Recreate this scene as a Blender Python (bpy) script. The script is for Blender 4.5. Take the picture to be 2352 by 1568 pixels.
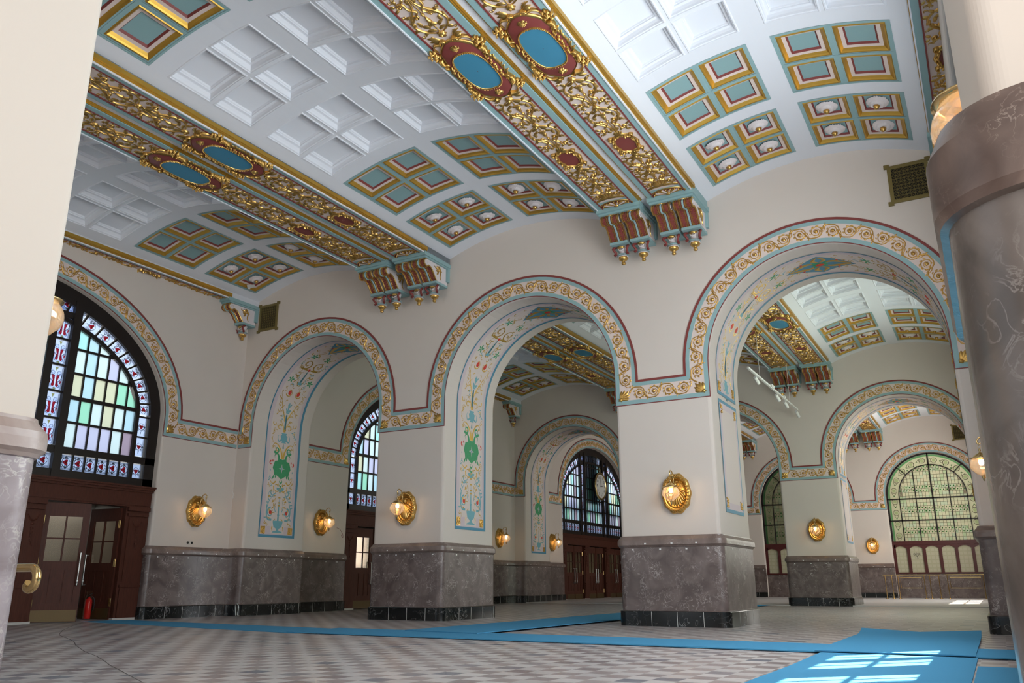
import bpy, math, random
from mathutils import Vector, Matrix
random.seed(7)
PI = math.pi
sc = bpy.context.scene
COL = sc.collection
for o in list(bpy.data.objects):
    bpy.data.objects.remove(o)

# ------------------------------------------------------------------ camera
def make_camera():
    yaw, pitch, roll = -0.5156, 0.2844, -0.0025
    cd = bpy.data.cameras.new('camera'); co = bpy.data.objects.new('camera', cd); COL.objects.link(co)
    cd.sensor_width = 36.0; cd.sensor_fit = 'HORIZONTAL'; cd.lens = 1892.46 / 2352 * 36
    cd.clip_start = 0.05; cd.clip_end = 400
    cy, sy, cp, sp = math.cos(yaw), math.sin(yaw), math.cos(pitch), math.sin(pitch)
    f = Vector((sy * cp, cy * cp, sp)); r = Vector((cy, -sy, 0)); u = r.cross(f)
    cr, sr = math.cos(roll), math.sin(roll)
    r2 = r * cr + u * sr; u2 = u * cr - r * sr
    M = Matrix((r2, u2, -f)).transposed().to_4x4()
    M.translation = Vector((18.0204, -16.1877, 0.8264))
    co.matrix_world = M
    sc.camera = co
make_camera()

# ------------------------------------------------------------------ world, sun, daylight
w = bpy.data.worlds.new('world'); sc.world = w; w.use_nodes = True
bg = w.node_tree.nodes['Background']
bg.inputs['Color'].default_value = (0.80, 0.90, 1.0, 1); bg.inputs['Strength'].default_value = 1.15
sd = bpy.data.lights.new('sun', 'SUN'); sd.energy = 60; sd.angle = 0.009; sd.color = (1, .96, .9)
so = bpy.data.objects.new('sun', sd); COL.objects.link(so)
so.rotation_euler = Vector((-1.0, -1.0, -0.95)).to_track_quat('-Z', 'Y').to_euler()
def area(name, loc, rot, sx, sy, e, col=(1, 1, 1)):
    d = bpy.data.lights.new(name, 'AREA'); d.shape = 'RECTANGLE'; d.size = sx; d.size_y = sy; d.energy = e; d.color = col
    o = bpy.data.objects.new(name, d); COL.objects.link(o); o.location = loc; o.rotation_euler = rot
    return o
# area lights standing in for daylight at the tall windows of the right-hand end wall, one per hall
area('window_daylight', (18.25, -6.75, 4.3), (0, PI / 2, 0), 5.0, 7.6, 690, (.93, .97, 1))
area('window_daylight', (18.25, 9.05, 4.3), (0, PI / 2, 0), 5.0, 7.6, 380, (.94, 1, .80))
area('window_daylight', (18.25, 24.85, 4.3), (0, PI / 2, 0), 5.0, 7.6, 640, (1, .95, .88))
area('window_daylight', (19.3, -17.4, 4.0), (0, PI / 2, 0), 5.5, 4.4, 240, (.96, .98, 1))  # added light to brighten the near piers; the porch wall has no window
area('window_daylight', (15.2, -19.8, 4.0), (PI / 2, 0, 0), 6.0, 5.5, 80, (.98, .98, 1))  # added light from behind the camera; the wall there is solid
vs = sc.view_settings
vs.view_transform = 'Standard'; vs.look = 'None'; vs.exposure = 0.0; vs.gamma = 1.0; vs.use_curve_mapping = False
try:
    sc.cycles.use_denoising = True
    sc.cycles.max_bounces = 8; sc.cycles.diffuse_bounces = 5; sc.cycles.glossy_bounces = 3
    sc.cycles.transmission_bounces = 5; sc.cycles.transparent_max_bounces = 10
    sc.cycles.sample_clamp_indirect = 6
except Exception:
    pass

# ------------------------------------------------------------------ materials
def mat(name, col, rough=.6, metal=0, spec=.4, noise=0, nscale=8, bump=0, bscale=60, emit=0):
    m = bpy.data.materials.new(name); m.use_nodes = True; nt = m.node_tree; b = nt.nodes['Principled BSDF']
    b.inputs['Base Color'].default_value = (*col, 1); b.inputs['Roughness'].default_value = rough
    b.inputs['Metallic'].default_value = metal; b.inputs['Specular IOR Level'].default_value = spec
    tc = nt.nodes.new('ShaderNodeTexCoord')
    if noise:
        n = nt.nodes.new('ShaderNodeTexNoise'); n.inputs['Scale'].default_value = nscale; n.inputs['Detail'].default_value = 5
        nt.links.new(tc.outputs['Object'], n.inputs['Vector'])
        mx = nt.nodes.new('ShaderNodeMix'); mx.data_type = 'RGBA'
        mx.inputs[6].default_value = (*[c * (1 - noise) for c in col], 1); mx.inputs[7].default_value = (*[min(1, c * (1 + noise)) for c in col], 1)
        nt.links.new(n.outputs['Fac'], mx.inputs[0]); nt.links.new(mx.outputs[2], b.inputs['Base Color'])
    if bump:
        n2 = nt.nodes.new('ShaderNodeTexNoise'); n2.inputs['Scale'].default_value = bscale; n2.inputs['Detail'].default_value = 3
        nt.links.new(tc.outputs['Object'], n2.inputs['Vector'])
        bp = nt.nodes.new('ShaderNodeBump'); bp.inputs['Strength'].default_value = bump; bp.inputs['Distance'].default_value = .02
        nt.links.new(n2.outputs['Fac'], bp.inputs['Height']); nt.links.new(bp.outputs[0], b.inputs['Normal'])
    if emit:
        b.inputs['Emission Color'].default_value = (*col, 1); b.inputs['Emission Strength'].default_value = emit
    return m

CREAM = mat('cream_plaster', (.64, .575, .52), .75, spec=.2, noise=.02, nscale=2)
WHITE = mat('white_ceiling_paint', (.74, .755, .80), .6, spec=.3)
TEAL = mat('teal_paint', (.27, .42, .43), .55)
TEALP = mat('teal_panel', (.25, .40, .41), .6, noise=.04, nscale=40)
RED = mat('oxide_red_paint', (.22, .045, .04), .5)
PINK = mat('pale_pink_paint', (.70, .58, .53), .55)
GOLD = mat('gold_leaf', (.62, .385, .115), .30, metal=.9, noise=.18, nscale=25, bump=.12, bscale=90)
GOLDM = mat('gold_moulding', (.55, .33, .06), .36, metal=.75, noise=.1, nscale=12)
BLUE = mat('sky_blue_panel', (.05, .23, .36), .6)
BORD = mat('border_blue', (.075, .25, .37), .6)
LILAC = mat('lilac_paint', (.60, .50, .53), .65)
FIELD = mat('painted_field', (.66, .57, .53), .65)
PGOLD = mat('painted_gold', (.58, .36, .08), .4, metal=.6)
PGREEN = mat('painted_green', (.05, .30, .13), .6, noise=.15, nscale=20)
PRED = mat('painted_red', (.62, .05, .03), .6)
PTEAL = mat('painted_teal', (.16, .38, .44), .6)
ROSE = mat('rosette_plaster', (.72, .66, .66), .6)
BRASS = mat('brass', (.75, .55, .25), .18, metal=1)
BRONZE = mat('bronze_grille', (.22, .17, .06), .45, metal=.5)
KICK = mat('dull_brass_plate', (.10, .065, .025), .45, metal=.5)
DARK = mat('dark_void', (.012, .012, .012), .8)
DWOOD = mat('dark_window_wood', (.012, .008, .007), .4)
STEEL = mat('brushed_steel', (.55, .57, .55), .3, metal=.9)
CARPET = mat('blue_carpet', (.07, .27, .46), .95, spec=.1, noise=.06, nscale=90, bump=.3, bscale=400)
TWHITE = mat('white_metal', (.8, .8, .78), .4)
BLACKP = mat('black_plastic', (.02, .02, .02), .5)
EXTRED = mat('extinguisher_red', (.6, .02, .02), .25)
PAPER = mat('white_paper', (.75, .75, .72), .8)

def marble(name, c1, c2, vein, vs_=1.0, rough=.2, veinw=.5):
    m = bpy.data.materials.new(name); m.use_nodes = True; nt = m.node_tree; N = nt.nodes; L = nt.links; b = N['Principled BSDF']
    b.inputs['Roughness'].default_value = rough; b.inputs['Specular IOR Level'].default_value = .5
    tc = N.new('ShaderNodeTexCoord')
    n1 = N.new('ShaderNodeTexNoise'); n1.inputs['Scale'].default_value = 1.3 * vs_; n1.inputs['Detail'].default_value = 8; n1.inputs['Distortion'].default_value = 1.5
    L.new(tc.outputs['Object'], n1.inputs['Vector'])
    r1 = N.new('ShaderNodeValToRGB'); r1.color_ramp.elements[0].position = .35; r1.color_ramp.elements[1].position = .65
    r1.color_ramp.elements[0].color = (*c1, 1); r1.color_ramp.elements[1].color = (*c2, 1)
    L.new(n1.outputs['Fac'], r1.inputs['Fac'])
    n2 = N.new('ShaderNodeTexNoise'); n2.inputs['Scale'].default_value = 5.5 * vs_; n2.inputs['Detail'].default_value = 9; n2.inputs['Distortion'].default_value = 1.1
    L.new(tc.outputs['Object'], n2.inputs['Vector'])
    a = N.new('ShaderNodeMath'); a.operation = 'SUBTRACT'; a.inputs[1].default_value = .5; L.new(n2.outputs['Fac'], a.inputs[0])
    ab = N.new('ShaderNodeMath'); ab.operation = 'ABSOLUTE'; L.new(a.outputs[0], ab.inputs[0])
    mr = N.new('ShaderNodeMapRange'); mr.inputs['From Min'].default_value = 0; mr.inputs['From Max'].default_value = .03 * veinw; mr.inputs['To Min'].default_value = .95; mr.inputs['To Max'].default_value = 0
    L.new(ab.outputs[0], mr.inputs['Value'])
    n3 = N.new('ShaderNodeTexNoise'); n3.inputs['Scale'].default_value = 2.2 * vs_; n3.inputs['Detail'].default_value = 3
    L.new(tc.outputs['Object'], n3.inputs['Vector'])
    mr2 = N.new('ShaderNodeMapRange'); mr2.inputs['From Min'].default_value = .44; mr2.inputs['From Max'].default_value = .72
    L.new(n3.outputs['Fac'], mr2.inputs['Value'])
    mu = N.new('ShaderNodeMath'); mu.operation = 'MULTIPLY'; L.new(mr.outputs[0], mu.inputs[0]); L.new(mr2.outputs[0], mu.inputs[1])
    mx = N.new('ShaderNodeMix'); mx.data_type = 'RGBA'; L.new(mu.outputs[0], mx.inputs[0]); L.new(r1.outputs[0], mx.inputs[6]); mx.inputs[7].default_value = (*vein, 1)
    L.new(mx.outputs[2], b.inputs['Base Color'])
    return m
MARBLE = marble('brown_marble', (.100, .074, .068), (.180, .140, .130), (.58, .53, .50), 1.5, .33, .85)
MARBLE2 = marble('worn_brown_marble', (.095, .080, .070), (.175, .148, .132), (.30, .27, .25), 3.0, .25, .8)
MARBLE3 = marble('pale_worn_marble', (.27, .225, .235), (.42, .37, .39), (.66, .62, .58), 2.0, .25, 1.3)
MARBLET = marble('brown_marble_cap', (.15, .11, .095), (.22, .165, .145), (.5, .45, .42), 1.4, .3)
MARBLEQ = marble('pale_pink_cap', (.34, .26, .23), (.46, .39, .36), (.6, .55, .5), 1.8, .3)
MARBLEP = marble('pink_marble_cap', (.085, .055, .045), (.23, .165, .135), (.33, .27, .23), 3.2, .32)
BLACKM = marble('black_marble', (.006, .007, .007), (.014, .015, .015), (.45, .45, .45), .8, .16, .35)

def wood():
    m = mat('dark_red_wood', (.06, .02, .013), .5, spec=.2); nt = m.node_tree; N = nt.nodes; L = nt.links
    tc = N.new('ShaderNodeTexCoord'); mp = N.new('ShaderNodeMapping'); mp.inputs['Scale'].default_value = (14, 14, 1.2)
    n = N.new('ShaderNodeTexNoise'); n.inputs['Scale'].default_value = 3; n.inputs['Detail'].default_value = 6
    r = N.new('ShaderNodeValToRGB'); r.color_ramp.elements[0].color = (.04, .012, .008, 1); r.color_ramp.elements[1].color = (.11, .036, .022, 1)
    L.new(tc.outputs['Object'], mp.inputs[0]); L.new(mp.outputs[0], n.inputs['Vector']); L.new(n.outputs['Fac'], r.inputs[0]); L.new(r.outputs[0], N['Principled BSDF'].inputs['Base Color'])
    return m
WOOD = wood()

def floor_mat():
    m = bpy.data.materials.new('checker_tiles'); m.use_nodes = True; nt = m.node_tree; N = nt.nodes; L = nt.links; b = N['Principled BSDF']
    tc = N.new('ShaderNodeTexCoord')
    ck = N.new('ShaderNodeTexChecker'); ck.inputs['Scale'].default_value = 4.0
    mpz = N.new('ShaderNodeMapping'); mpz.inputs['Location'].default_value = (.02, .07, .05); L.new(tc.outputs['Object'], mpz.inputs[0]); L.new(mpz.outputs[0], ck.inputs['Vector'])
    # one tone per tile
    vm = N.new('ShaderNodeVectorMath'); vm.operation = 'SCALE'; vm.inputs['Scale'].default_value = 4.0; L.new(mpz.outputs[0], vm.inputs[0])
    fl = N.new('ShaderNodeVectorMath'); fl.operation = 'FLOOR'; L.new(vm.outputs[0], fl.inputs[0])
    wn = N.new('ShaderNodeTexWhiteNoise'); L.new(fl.outputs[0], wn.inputs['Vector'])
    rd = N.new('ShaderNodeValToRGB'); e = rd.color_ramp.elements; e[0].position = 0; e[0].color = (.19, .15, .155, 1); e[1].position = .85; e[1].color = (.31, .25, .245, 1)
    x = e.new(.95); x.color = (.10, .11, .15, 1); L.new(wn.outputs['Value'], rd.inputs[0])
    rl = N.new('ShaderNodeValToRGB'); e = rl.color_ramp.elements; e[0].color = (.42, .385, .38, 1); e[1].color = (.51, .475, .465, 1); L.new(wn.outputs['Value'], rl.inputs[0])
    mx = N.new('ShaderNodeMix'); mx.data_type = 'RGBA'; L.new(ck.outputs['Fac'], mx.inputs[0]); L.new(rd.outputs[0], mx.inputs[6]); L.new(rl.outputs[0], mx.inputs[7])
    n = N.new('ShaderNodeTexNoise'); n.inputs['Scale'].default_value = .9; n.inputs['Detail'].default_value = 6; L.new(tc.outputs['Object'], n.inputs['Vector'])
    mr = N.new('ShaderNodeMapRange'); mr.inputs['From Min'].default_value = .35; mr.inputs['From Max'].default_value = .7; mr.inputs['To Min'].default_value = 0; mr.inputs['To Max'].default_value = .35; L.new(n.outputs['Fac'], mr.inputs['Value'])
    m2 = N.new('ShaderNodeMix'); m2.data_type = 'RGBA'; L.new(mr.outputs[0], m2.inputs[0]); L.new(mx.outputs[2], m2.inputs[6]); m2.inputs[7].default_value = (.42, .395, .385, 1)
    # grout
    fr = N.new('ShaderNodeVectorMath'); fr.operation = 'FRACTION'; L.new(vm.outputs[0], fr.inputs[0])
    sx = N.new('ShaderNodeSeparateXYZ'); L.new(fr.outputs[0], sx.inputs[0])
    mn = N.new('ShaderNodeMath'); mn.operation = 'MINIMUM'; L.new(sx.outputs[0], mn.inputs[0]); L.new(sx.outputs[1], mn.inputs[1])
    lt = N.new('ShaderNodeMath'); lt.operation = 'LESS_THAN'; lt.inputs[1].default_value = .025; L.new(mn.outputs[0], lt.inputs[0])
    m3 = N.new('ShaderNodeMix'); m3.data_type = 'RGBA'; L.new(lt.outputs[0], m3.inputs[0]); L.new(m2.outputs[2], m3.inputs[6]); m3.inputs[7].default_value = (.42, .40, .38, 1)
    L.new(m3.outputs[2], b.inputs['Base Color'])
    rr = N.new('ShaderNodeMapRange'); rr.inputs['To Min'].default_value = .22; rr.inputs['To Max'].default_value = .42; L.new(n.outputs['Fac'], rr.inputs['Value']); L.new(rr.outputs[0], b.inputs['Roughness'])
    b.inputs['Specular IOR Level'].default_value = .35
    return m
FLOOR = floor_mat()
PALEF = mat('pale_stone_floor', (.50, .48, .48), .35, noise=.06, nscale=6)

def glass_tint(name, col, fr=.55, k=2.6):
    col = tuple(min(.95, c * k) for c in col)
    # stained glass: part clear tint, part frosted, lit by the sky behind it
    m = bpy.data.materials.new(name); m.use_nodes = True; nt = m.node_tree; N = nt.nodes; L = nt.links
    for n in list(N): N.remove(n)
    o = N.new('ShaderNodeOutputMaterial'); t = N.new('ShaderNodeBsdfTransparent'); t.inputs[0].default_value = (*col, 1)
    d = N.new('ShaderNodeBsdfTranslucent'); d.inputs[0].default_value = (*col, 1); mx = N.new('ShaderNodeMixShader'); mx.inputs[0].default_value = fr
    L.new(t.outputs[0], mx.inputs[1]); L.new(d.outputs[0], mx.inputs[2]); L.new(mx.outputs[0], o.inputs[0])
    return m
PANES = [glass_tint('pane_' + n, c) for n, c in [('pale_blue', (.25, .31, .34)), ('ice', (.29, .33, .34)), ('aqua', (.23, .325, .33)), ('lilac', (.27, .28, .33)), ('straw', (.29, .30, .26)), ('mint', (.21, .315, .275)), ('mauve', (.22, .20, .23))]]
PWHITE = glass_tint('pane_white', (.27, .30, .36)); PREDG = glass_tint('pane_ruby', (.16, .008, .012)); PYEL = glass_tint('pane_amber', (.17, .15, .05)); PLEAD = DARK
GGREEN = [glass_tint('green_pane_%d' % i, c, .8) for i, c in enumerate([(.25, .255, .185), (.20, .25, .165), (.26, .25, .185), (.22, .255, .195)])]
GEDGE = glass_tint('green_edge', (.06, .15, .07), .8); GCREAM = mat('frosted_cream_pane', (.42, .40, .27), .35)
def clear_glass(frost=0, bl=.55):
    m = bpy.data.materials.new('lantern_glass'); m.use_nodes = True; nt = m.node_tree; N = nt.nodes; L = nt.links
    for n in list(N): N.remove(n)
    o = N.new('ShaderNodeOutputMaterial'); t = N.new('ShaderNodeBsdfTransparent'); t.inputs[0].default_value = (1, .93, .84, 1)
    g = N.new('ShaderNodeBsdfGlossy'); g.inputs['Roughness'].default_value = .08; g.inputs[0].default_value = (1, .9, .78, 1)
    lw = N.new('ShaderNodeLayerWeight'); lw.inputs[0].default_value = bl
    mx = N.new('ShaderNodeMixShader'); L.new(lw.outputs['Facing'], mx.inputs[0]); L.new(t.outputs[0], mx.inputs[1]); L.new(g.outputs[0], mx.inputs[2])
    if frost:
        d = N.new('ShaderNodeBsdfTranslucent'); d.inputs[0].default_value = (1, .88, .72, 1); d2 = N.new('ShaderNodeBsdfDiffuse'); d2.inputs[0].default_value = (.9, .85, .78, 1)
        m1 = N.new('ShaderNodeMixShader'); m1.inputs[0].default_value = .4; L.new(d.outputs[0], m1.inputs[1]); L.new(d2.outputs[0], m1.inputs[2])
        m2 = N.new('ShaderNodeMixShader'); m2.inputs[0].default_value = frost; L.new(mx.outputs[0], m2.inputs[1]); L.new(m1.outputs[0], m2.inputs[2]); L.new(m2.outputs[0], o.inputs[0])
    else: L.new(mx.outputs[0], o.inputs[0])
    return m
LGLASS = clear_glass(.13, .5)
DGLASS = clear_glass(0, .15); DGLASS.name = 'door_glass'
BULB = mat('lamp_bulb', (1, .70, .40), .5, emit=60)

# ------------------------------------------------------------------ mesh helpers
class MB:
    def __init__(s): s.v = []; s.f = []; s.m = []
    def poly(s, pts, mi=0):
        b = len(s.v); s.v += [tuple(p) for p in pts]; s.f.append(tuple(range(b, b + len(pts)))); s.m.append(mi)
    def grid(s, rows, mi=0, closed=False):
        b = len(s.v); n = len(rows[0])
        for r in rows: s.v += [tuple(p) for p in r]
        for i in range(len(rows) - 1):
            for j in range(n if closed else n - 1):
                k = (j + 1) % n
                s.f.append((b + i * n + j, b + i * n + k, b + (i + 1) * n + k, b + (i + 1) * n + j)); s.m.append(mi)
    def box(s, x0, x1, y0, y1, z0, z1, mi=0):
        b = len(s.v)
        s.v += [(x, y, z) for z in (z0, z1) for y in (y0, y1) for x in (x0, x1)]
        for q in ((0, 2, 3, 1), (4, 5, 7, 6), (0, 1, 5, 4), (2, 6, 7, 3), (0, 4, 6, 2), (1, 3, 7, 5)):
            s.f.append(tuple(b + i for i in q)); s.m.append(mi)
    def prism(s, pts, a, b_, fn, mi=0, side=None):
        # pts 2-D outline, fn(p, q, d) -> xyz, d from a to b_
        n = len(pts); b = len(s.v)
        s.v += [fn(p[0], p[1], a) for p in pts] + [fn(p[0], p[1], b_) for p in pts]
        s.f.append(tuple(range(b, b + n))); s.m.append(mi); s.f.append(tuple(range(b + 2 * n - 1, b + n - 1, -1))); s.m.append(mi)
        for i in range(n):
            j = (i + 1) % n; s.f.append((b + j, b + i, b + n + i, b + n + j)); s.m.append(mi if side is None else side)
    def tube(s, pts, r, n=8, mi=0, cap=True):
        P = [Vector(p) for p in pts]; rows = []; R = r if callable(r) else (lambda u: r)
        up = Vector((0, 0, 1)); t0 = (P[1] - P[0]).normalized()
        if abs(t0.dot(up)) > .9: up = Vector((1, 0, 0))
        a = t0.cross(up).normalized()
        for i, p in enumerate(P):
            t = (P[min(i + 1, len(P) - 1)] - P[max(i - 1, 0)]).normalized()
            a = (a - t * a.dot(t)).normalized(); c = t.cross(a); rr = R(i / (len(P) - 1))
            rows.append([p + (a * math.cos(2 * PI * k / n) + c * math.sin(2 * PI * k / n)) * rr for k in range(n)])
        s.grid(rows, mi, True)
        if cap: s.poly(rows[0][::-1], mi); s.poly(rows[-1], mi)
    def lathe(s, prof, c, n=16, mi=0, flute=0, axis='z'):
        rows = []
        for r, z in prof:
            row = []
            for k in range(n):
                a = 2 * PI * k / n; q = r * (1 + (flute if k % 2 else -flute))
                row.append((c[0] + q * math.cos(a), c[1] + q * math.sin(a), c[2] + z) if axis == 'z' else (c[0] + q * math.cos(a), c[1] + z, c[2] + q * math.sin(a)))
            rows.append(row)
        s.grid(rows, mi, True)
    def mesh(s, name, mats, smooth=False):
        me = bpy.data.meshes.new(name); me.from_pydata([tuple(p) for p in s.v], [], s.f)
        for m in mats: me.materials.append(m)
        me.polygons.foreach_set('material_index', s.m)
        if smooth: me.polygons.foreach_set('use_smooth', [True] * len(s.f))
        me.update(); return me
    def build(s, name, mats, parent=None, smooth=False, auto=False):
        mats = mats if isinstance(mats, (list, tuple)) else [mats]
        o = bpy.data.objects.new(name, s.mesh(name, mats, smooth)); COL.objects.link(o)
        if parent: o.parent = parent
        return o
def tag(o, label=None, cat=None, group=None, kind=None):
    if label: o['label'] = label
    if cat: o['category'] = cat
    if group: o['group'] = group
    if kind: o['kind'] = kind
    return o
def empty(name, loc=(0, 0, 0), rz=0):
    o = bpy.data.objects.new(name, None); COL.objects.link(o); o.location = loc; o.rotation_euler = (0, 0, rz); o.empty_display_size = .2
    return o
def link_mesh(name, me, parent, loc=(0, 0, 0), rz=0):
    o = bpy.data.objects.new(name, me); COL.objects.link(o); o.parent = parent; o.location = loc; o.rotation_euler = (0, 0, rz); return o
def tree(o, parent=None):
    c = o.copy(); COL.objects.link(c)
    if parent: c.parent = parent
    for ch in list(o.children): tree(ch, c)
    return c
def bevel(o, wd=.04, seg=3, ang=1.0):
    b = o.modifiers.new('bevel', 'BEVEL'); b.width = wd; b.segments = seg; b.limit_method = 'ANGLE'; b.angle_limit = ang
    return o

def text_mesh(name, body, size, parent, loc, rot, mt):
    cu = bpy.data.curves.new(name, 'FONT'); cu.body = body; cu.size = size; cu.align_x = 'CENTER'; cu.align_y = 'CENTER'; cu.extrude = .003
    t = bpy.data.objects.new(name, cu); COL.objects.link(t); bpy.context.view_layer.update()
    me = bpy.data.meshes.new_from_object(t.evaluated_get(bpy.context.evaluated_depsgraph_get())); bpy.data.objects.remove(t); bpy.data.curves.remove(cu)
    me.materials.clear(); me.materials.append(mt); o = link_mesh(name, me, parent, loc); o.rotation_euler = rot; return o
# relief drawing in a strip: (s, t, h) -> world through f
def smoothpts(pts, n=6):
    out = []
    for i in range(len(pts) - 1):
        p0 = pts[max(i - 1, 0)]; p1 = pts[i]; p2 = pts[i + 1]; p3 = pts[min(i + 2, len(pts) - 1)]
        for k in range(n):
            u = k / n
            out.append(tuple(.5 * (2 * p1[d] + (p2[d] - p0[d]) * u + (2 * p0[d] - 5 * p1[d] + 4 * p2[d] - p3[d]) * u * u + (3 * p1[d] - p0[d] - 3 * p2[d] + p3[d]) * u ** 3) for d in (0, 1)))
    out.append(tuple(pts[-1][:2])); return out
def stroke(m, pts, wd, h, f, mi=0, tap=1, closed=False, nsec=5):
    n = len(pts); rows = []
    for i in range(n):
        a = pts[(i - 1) % n] if closed else pts[max(i - 1, 0)]; b = pts[(i + 1) % n] if closed else pts[min(i + 1, n - 1)]
        dx, dy = b[0] - a[0], b[1] - a[1]; l = math.hypot(dx, dy) or 1; nx, ny = -dy / l, dx / l
        u = i / (n - 1)
        k = 1 if tap == 0 else (.25 + .75 * math.sin(PI * min(1, u * 1.0)) ** .6 if tap == 2 else 1 - .7 * u)
        q = wd * k
        if nsec == 3: sec = ((-1, 0), (0, 1), (1, 0))
        else: sec = ((-1, 0), (-.6, .8), (0, 1), (.6, .8), (1, 0))
        rows.append([f(pts[i][0] + nx * q * c, pts[i][1] + ny * q * c, h * k * e) for c, e in sec])
    if closed: rows.append(rows[0])
    m.grid(rows, mi)
def blob(m, s, t, rx, ry, h, f, mi=0, rot=0, n=10, lobes=0, amp=.22):
    cr, sr = math.cos(rot), math.sin(rot); rows = []
    for rr, hh in ((1, 0), (.88, .55), (.5, .92), (.08, 1)):
        row = []
        for k in range(n):
            a = 2 * PI * k / n; q = rr * (1 + (amp * math.cos(lobes * a) if lobes else 0)); x = rx * q * math.cos(a); y = ry * q * math.sin(a)
            row.append(f(s + x * cr - y * sr, t + x * sr + y * cr, h * hh))
        rows.append(row)
    m.grid(rows, mi, True)
def spiral(c, r0, r1, a0, turns, d=1, n=None):
    n = n or max(8, int(abs(turns) * 12))
    return [(c[0] + (r0 + (r1 - r0) * i / n) * math.cos(a0 + d * 2 * PI * turns * i / n), c[1] + (r0 + (r1 - r0) * i / n) * math.sin(a0 + d * 2 * PI * turns * i / n)) for i in range(n + 1)]
def leaf(m, s, t, ang, ln, wd, h, f, mi=0, curl=.25):
    wd *= 1.25
    pts = [(s + ln * u * math.cos(ang + curl * u * 2), t + ln * u * math.sin(ang + curl * u * 2)) for u in (0, .25, .5, .75, 1)]
    stroke(m, pts, wd, h, f, mi, 2, nsec=3)
def flat(m, pts, h, f, mi=0):
    m.poly([f(p[0], p[1], h) for p in pts], mi)

# ------------------------------------------------------------------ dimensions
A = [(.54, 4.96), (6.98, 11.40), (13.47, 17.86)]      # arch openings along X
ZS, ZC, ZCAP = 4.43, 5.08, 8.53
L = 18.40; TW = 2.30; HALLS = (0.0, 15.8, 31.6)        # hall k: Y from HALLS[k]-13.5 to HALLS[k]
BEAMS = [(-.58, .36), (4.93, 5.87), (6.10, 7.04), (11.60, 12.54), (12.75, 13.69), (18.05, 18.99)]
BAYS = [(.36, 4.93), (7.04, 11.60), (13.69, 18.05)]
VS, RISE = 8.70, .45

# ------------------------------------------------------------------ floor, ground, roof
m = MB(); m.box(-3.0, 19.9, -20, 15.75, -.25, 0); fl = m.build('floor', FLOOR); tag(fl, kind='structure')
m = MB(); CK = [(0.11, -4.04), (1.54, -5.23), (2.95, -6.35), (4.22, -7.23), (5.32, -7.77), (5.95, -8.1), (6.72, -8.58), (7.89, -9.23), (8.54, -9.53), (9.17, -9.87), (9.78, -10.22), (10.29, -10.48), (10.86, -10.78), (11.42, -11.07)]
for (a, b), (c, d) in zip(CK, CK[1:]): m.poly([(a, b - .009, .0015), (c, d - .009, .0015), (c, d + .006, .0015), (a, b + .006, .0015)])
m.build('floor_crack', mat('crack_dirt', (.16, .14, .135), .9), fl)
m = MB(); m.box(-3.0, 18.7, 15.75, 34, -.25, .03); fl = m.build('floor', PALEF); tag(fl, kind='structure')
m = MB(); m.box(-60, 80, -90, 110, -.6, -.26); g = m.build('ground', mat('outside_paving', (.42, .41, .39), .9)); tag(g, kind='structure')
m = MB(); m.box(8.0, 19.9, -20.3, -20.0, 0, 9.8); o_ = m.build('wall_front', CREAM); tag(o_, kind='structure')
m = MB(); m.box(19.6, 19.9, -20.0, -14.5, 0, 9.8); o_ = m.build('wall_porch', CREAM); tag(o_, kind='structure')
m = MB(); m.box(-.6, 19.9, -20.3, 32.2, 9.75, 10.1); r = m.build('roof', WHITE); tag(r, kind='structure')

# ------------------------------------------------------------------ walls
def arch_outline(a, b, n=40):
    c, r = (a + b) / 2, (b - a) / 2
    return [(a, 0)] + [(c - r * math.cos(PI * i / n), ZC + r * math.sin(PI * i / n)) for i in range(n + 1)] + [(b, 0)]
def arcade(name, y0, y1, opens, sill=None):
    pts = [(-.3, 0)]
    for a, b in opens: pts += arch_outline(a, b)
    pts += [(L + .3, 0), (L + .3, 9.76), (-.3, 9.76)]
    m = MB(); m.prism(pts, y0, y1, lambda p, q, d: (p, d, q)); o = m.build(name, CREAM); tag(o, kind='structure')
    bevel(o, .07, 3, 1.2); return o
arcade('wall_middle', 0, TW, A)
arcade('wall_far', 15.8, 15.8 + TW, A)
AB = A
wb = arcade('wall_back', 31.6, 32.1, AB)
# end wall with one broad elliptical opening per hall
EA, EB, EZ = 4.28, 2.85, 4.9
def end_wall(name, x0, x1):
    pts = [(-14.5, 0)]
    for k in HALLS:
        c = k - 6.75
        pts += [(c - EA, 0)] + [(c - EA * math.cos(PI * i / 48), EZ + EB * math.sin(PI * i / 48)) for i in range(49)] + [(c + EA, 0)]
    pts += [(32.1, 0), (32.1, 9.76), (-14.5, 9.76)]
    m = MB(); m.prism(pts, x0, x1, lambda p, q, d: (d, p, q)); o = m.build(name, CREAM); tag(o, kind='structure'); bevel(o, .05, 3, 1.2); return o
end_wall('wall_left', -.55, 0)
end_wall('wall_right', L, L + .55)
# near wall: the two piers the camera looks between, and the wall above
m = MB()
def near_pier(x0, x1, y0=-14.5, y1=-13.5):
    m = MB(); m.box(x0, x1, y0, y1, 0, 9.7); return m
pts = [(-.3, 0)]
for a, b in ((.54, 4.96), (6.98, 11.40), (13.40, 18.125)): pts += arch_outline(a, b)
pts += [(L + .9, 0), (L + .9, 9.76), (-.3, 9.76)]
m = MB(); m.prism(pts, -14.5, -13.5, lambda p, q, d: (p, d, q)); wn_ = m.build('wall_near', mat('pale_cream_plaster', (.68, .62, .55), .75, spec=.2)); tag(wn_, kind='structure'); bevel(wn_, .05, 10, 1.2)

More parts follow.
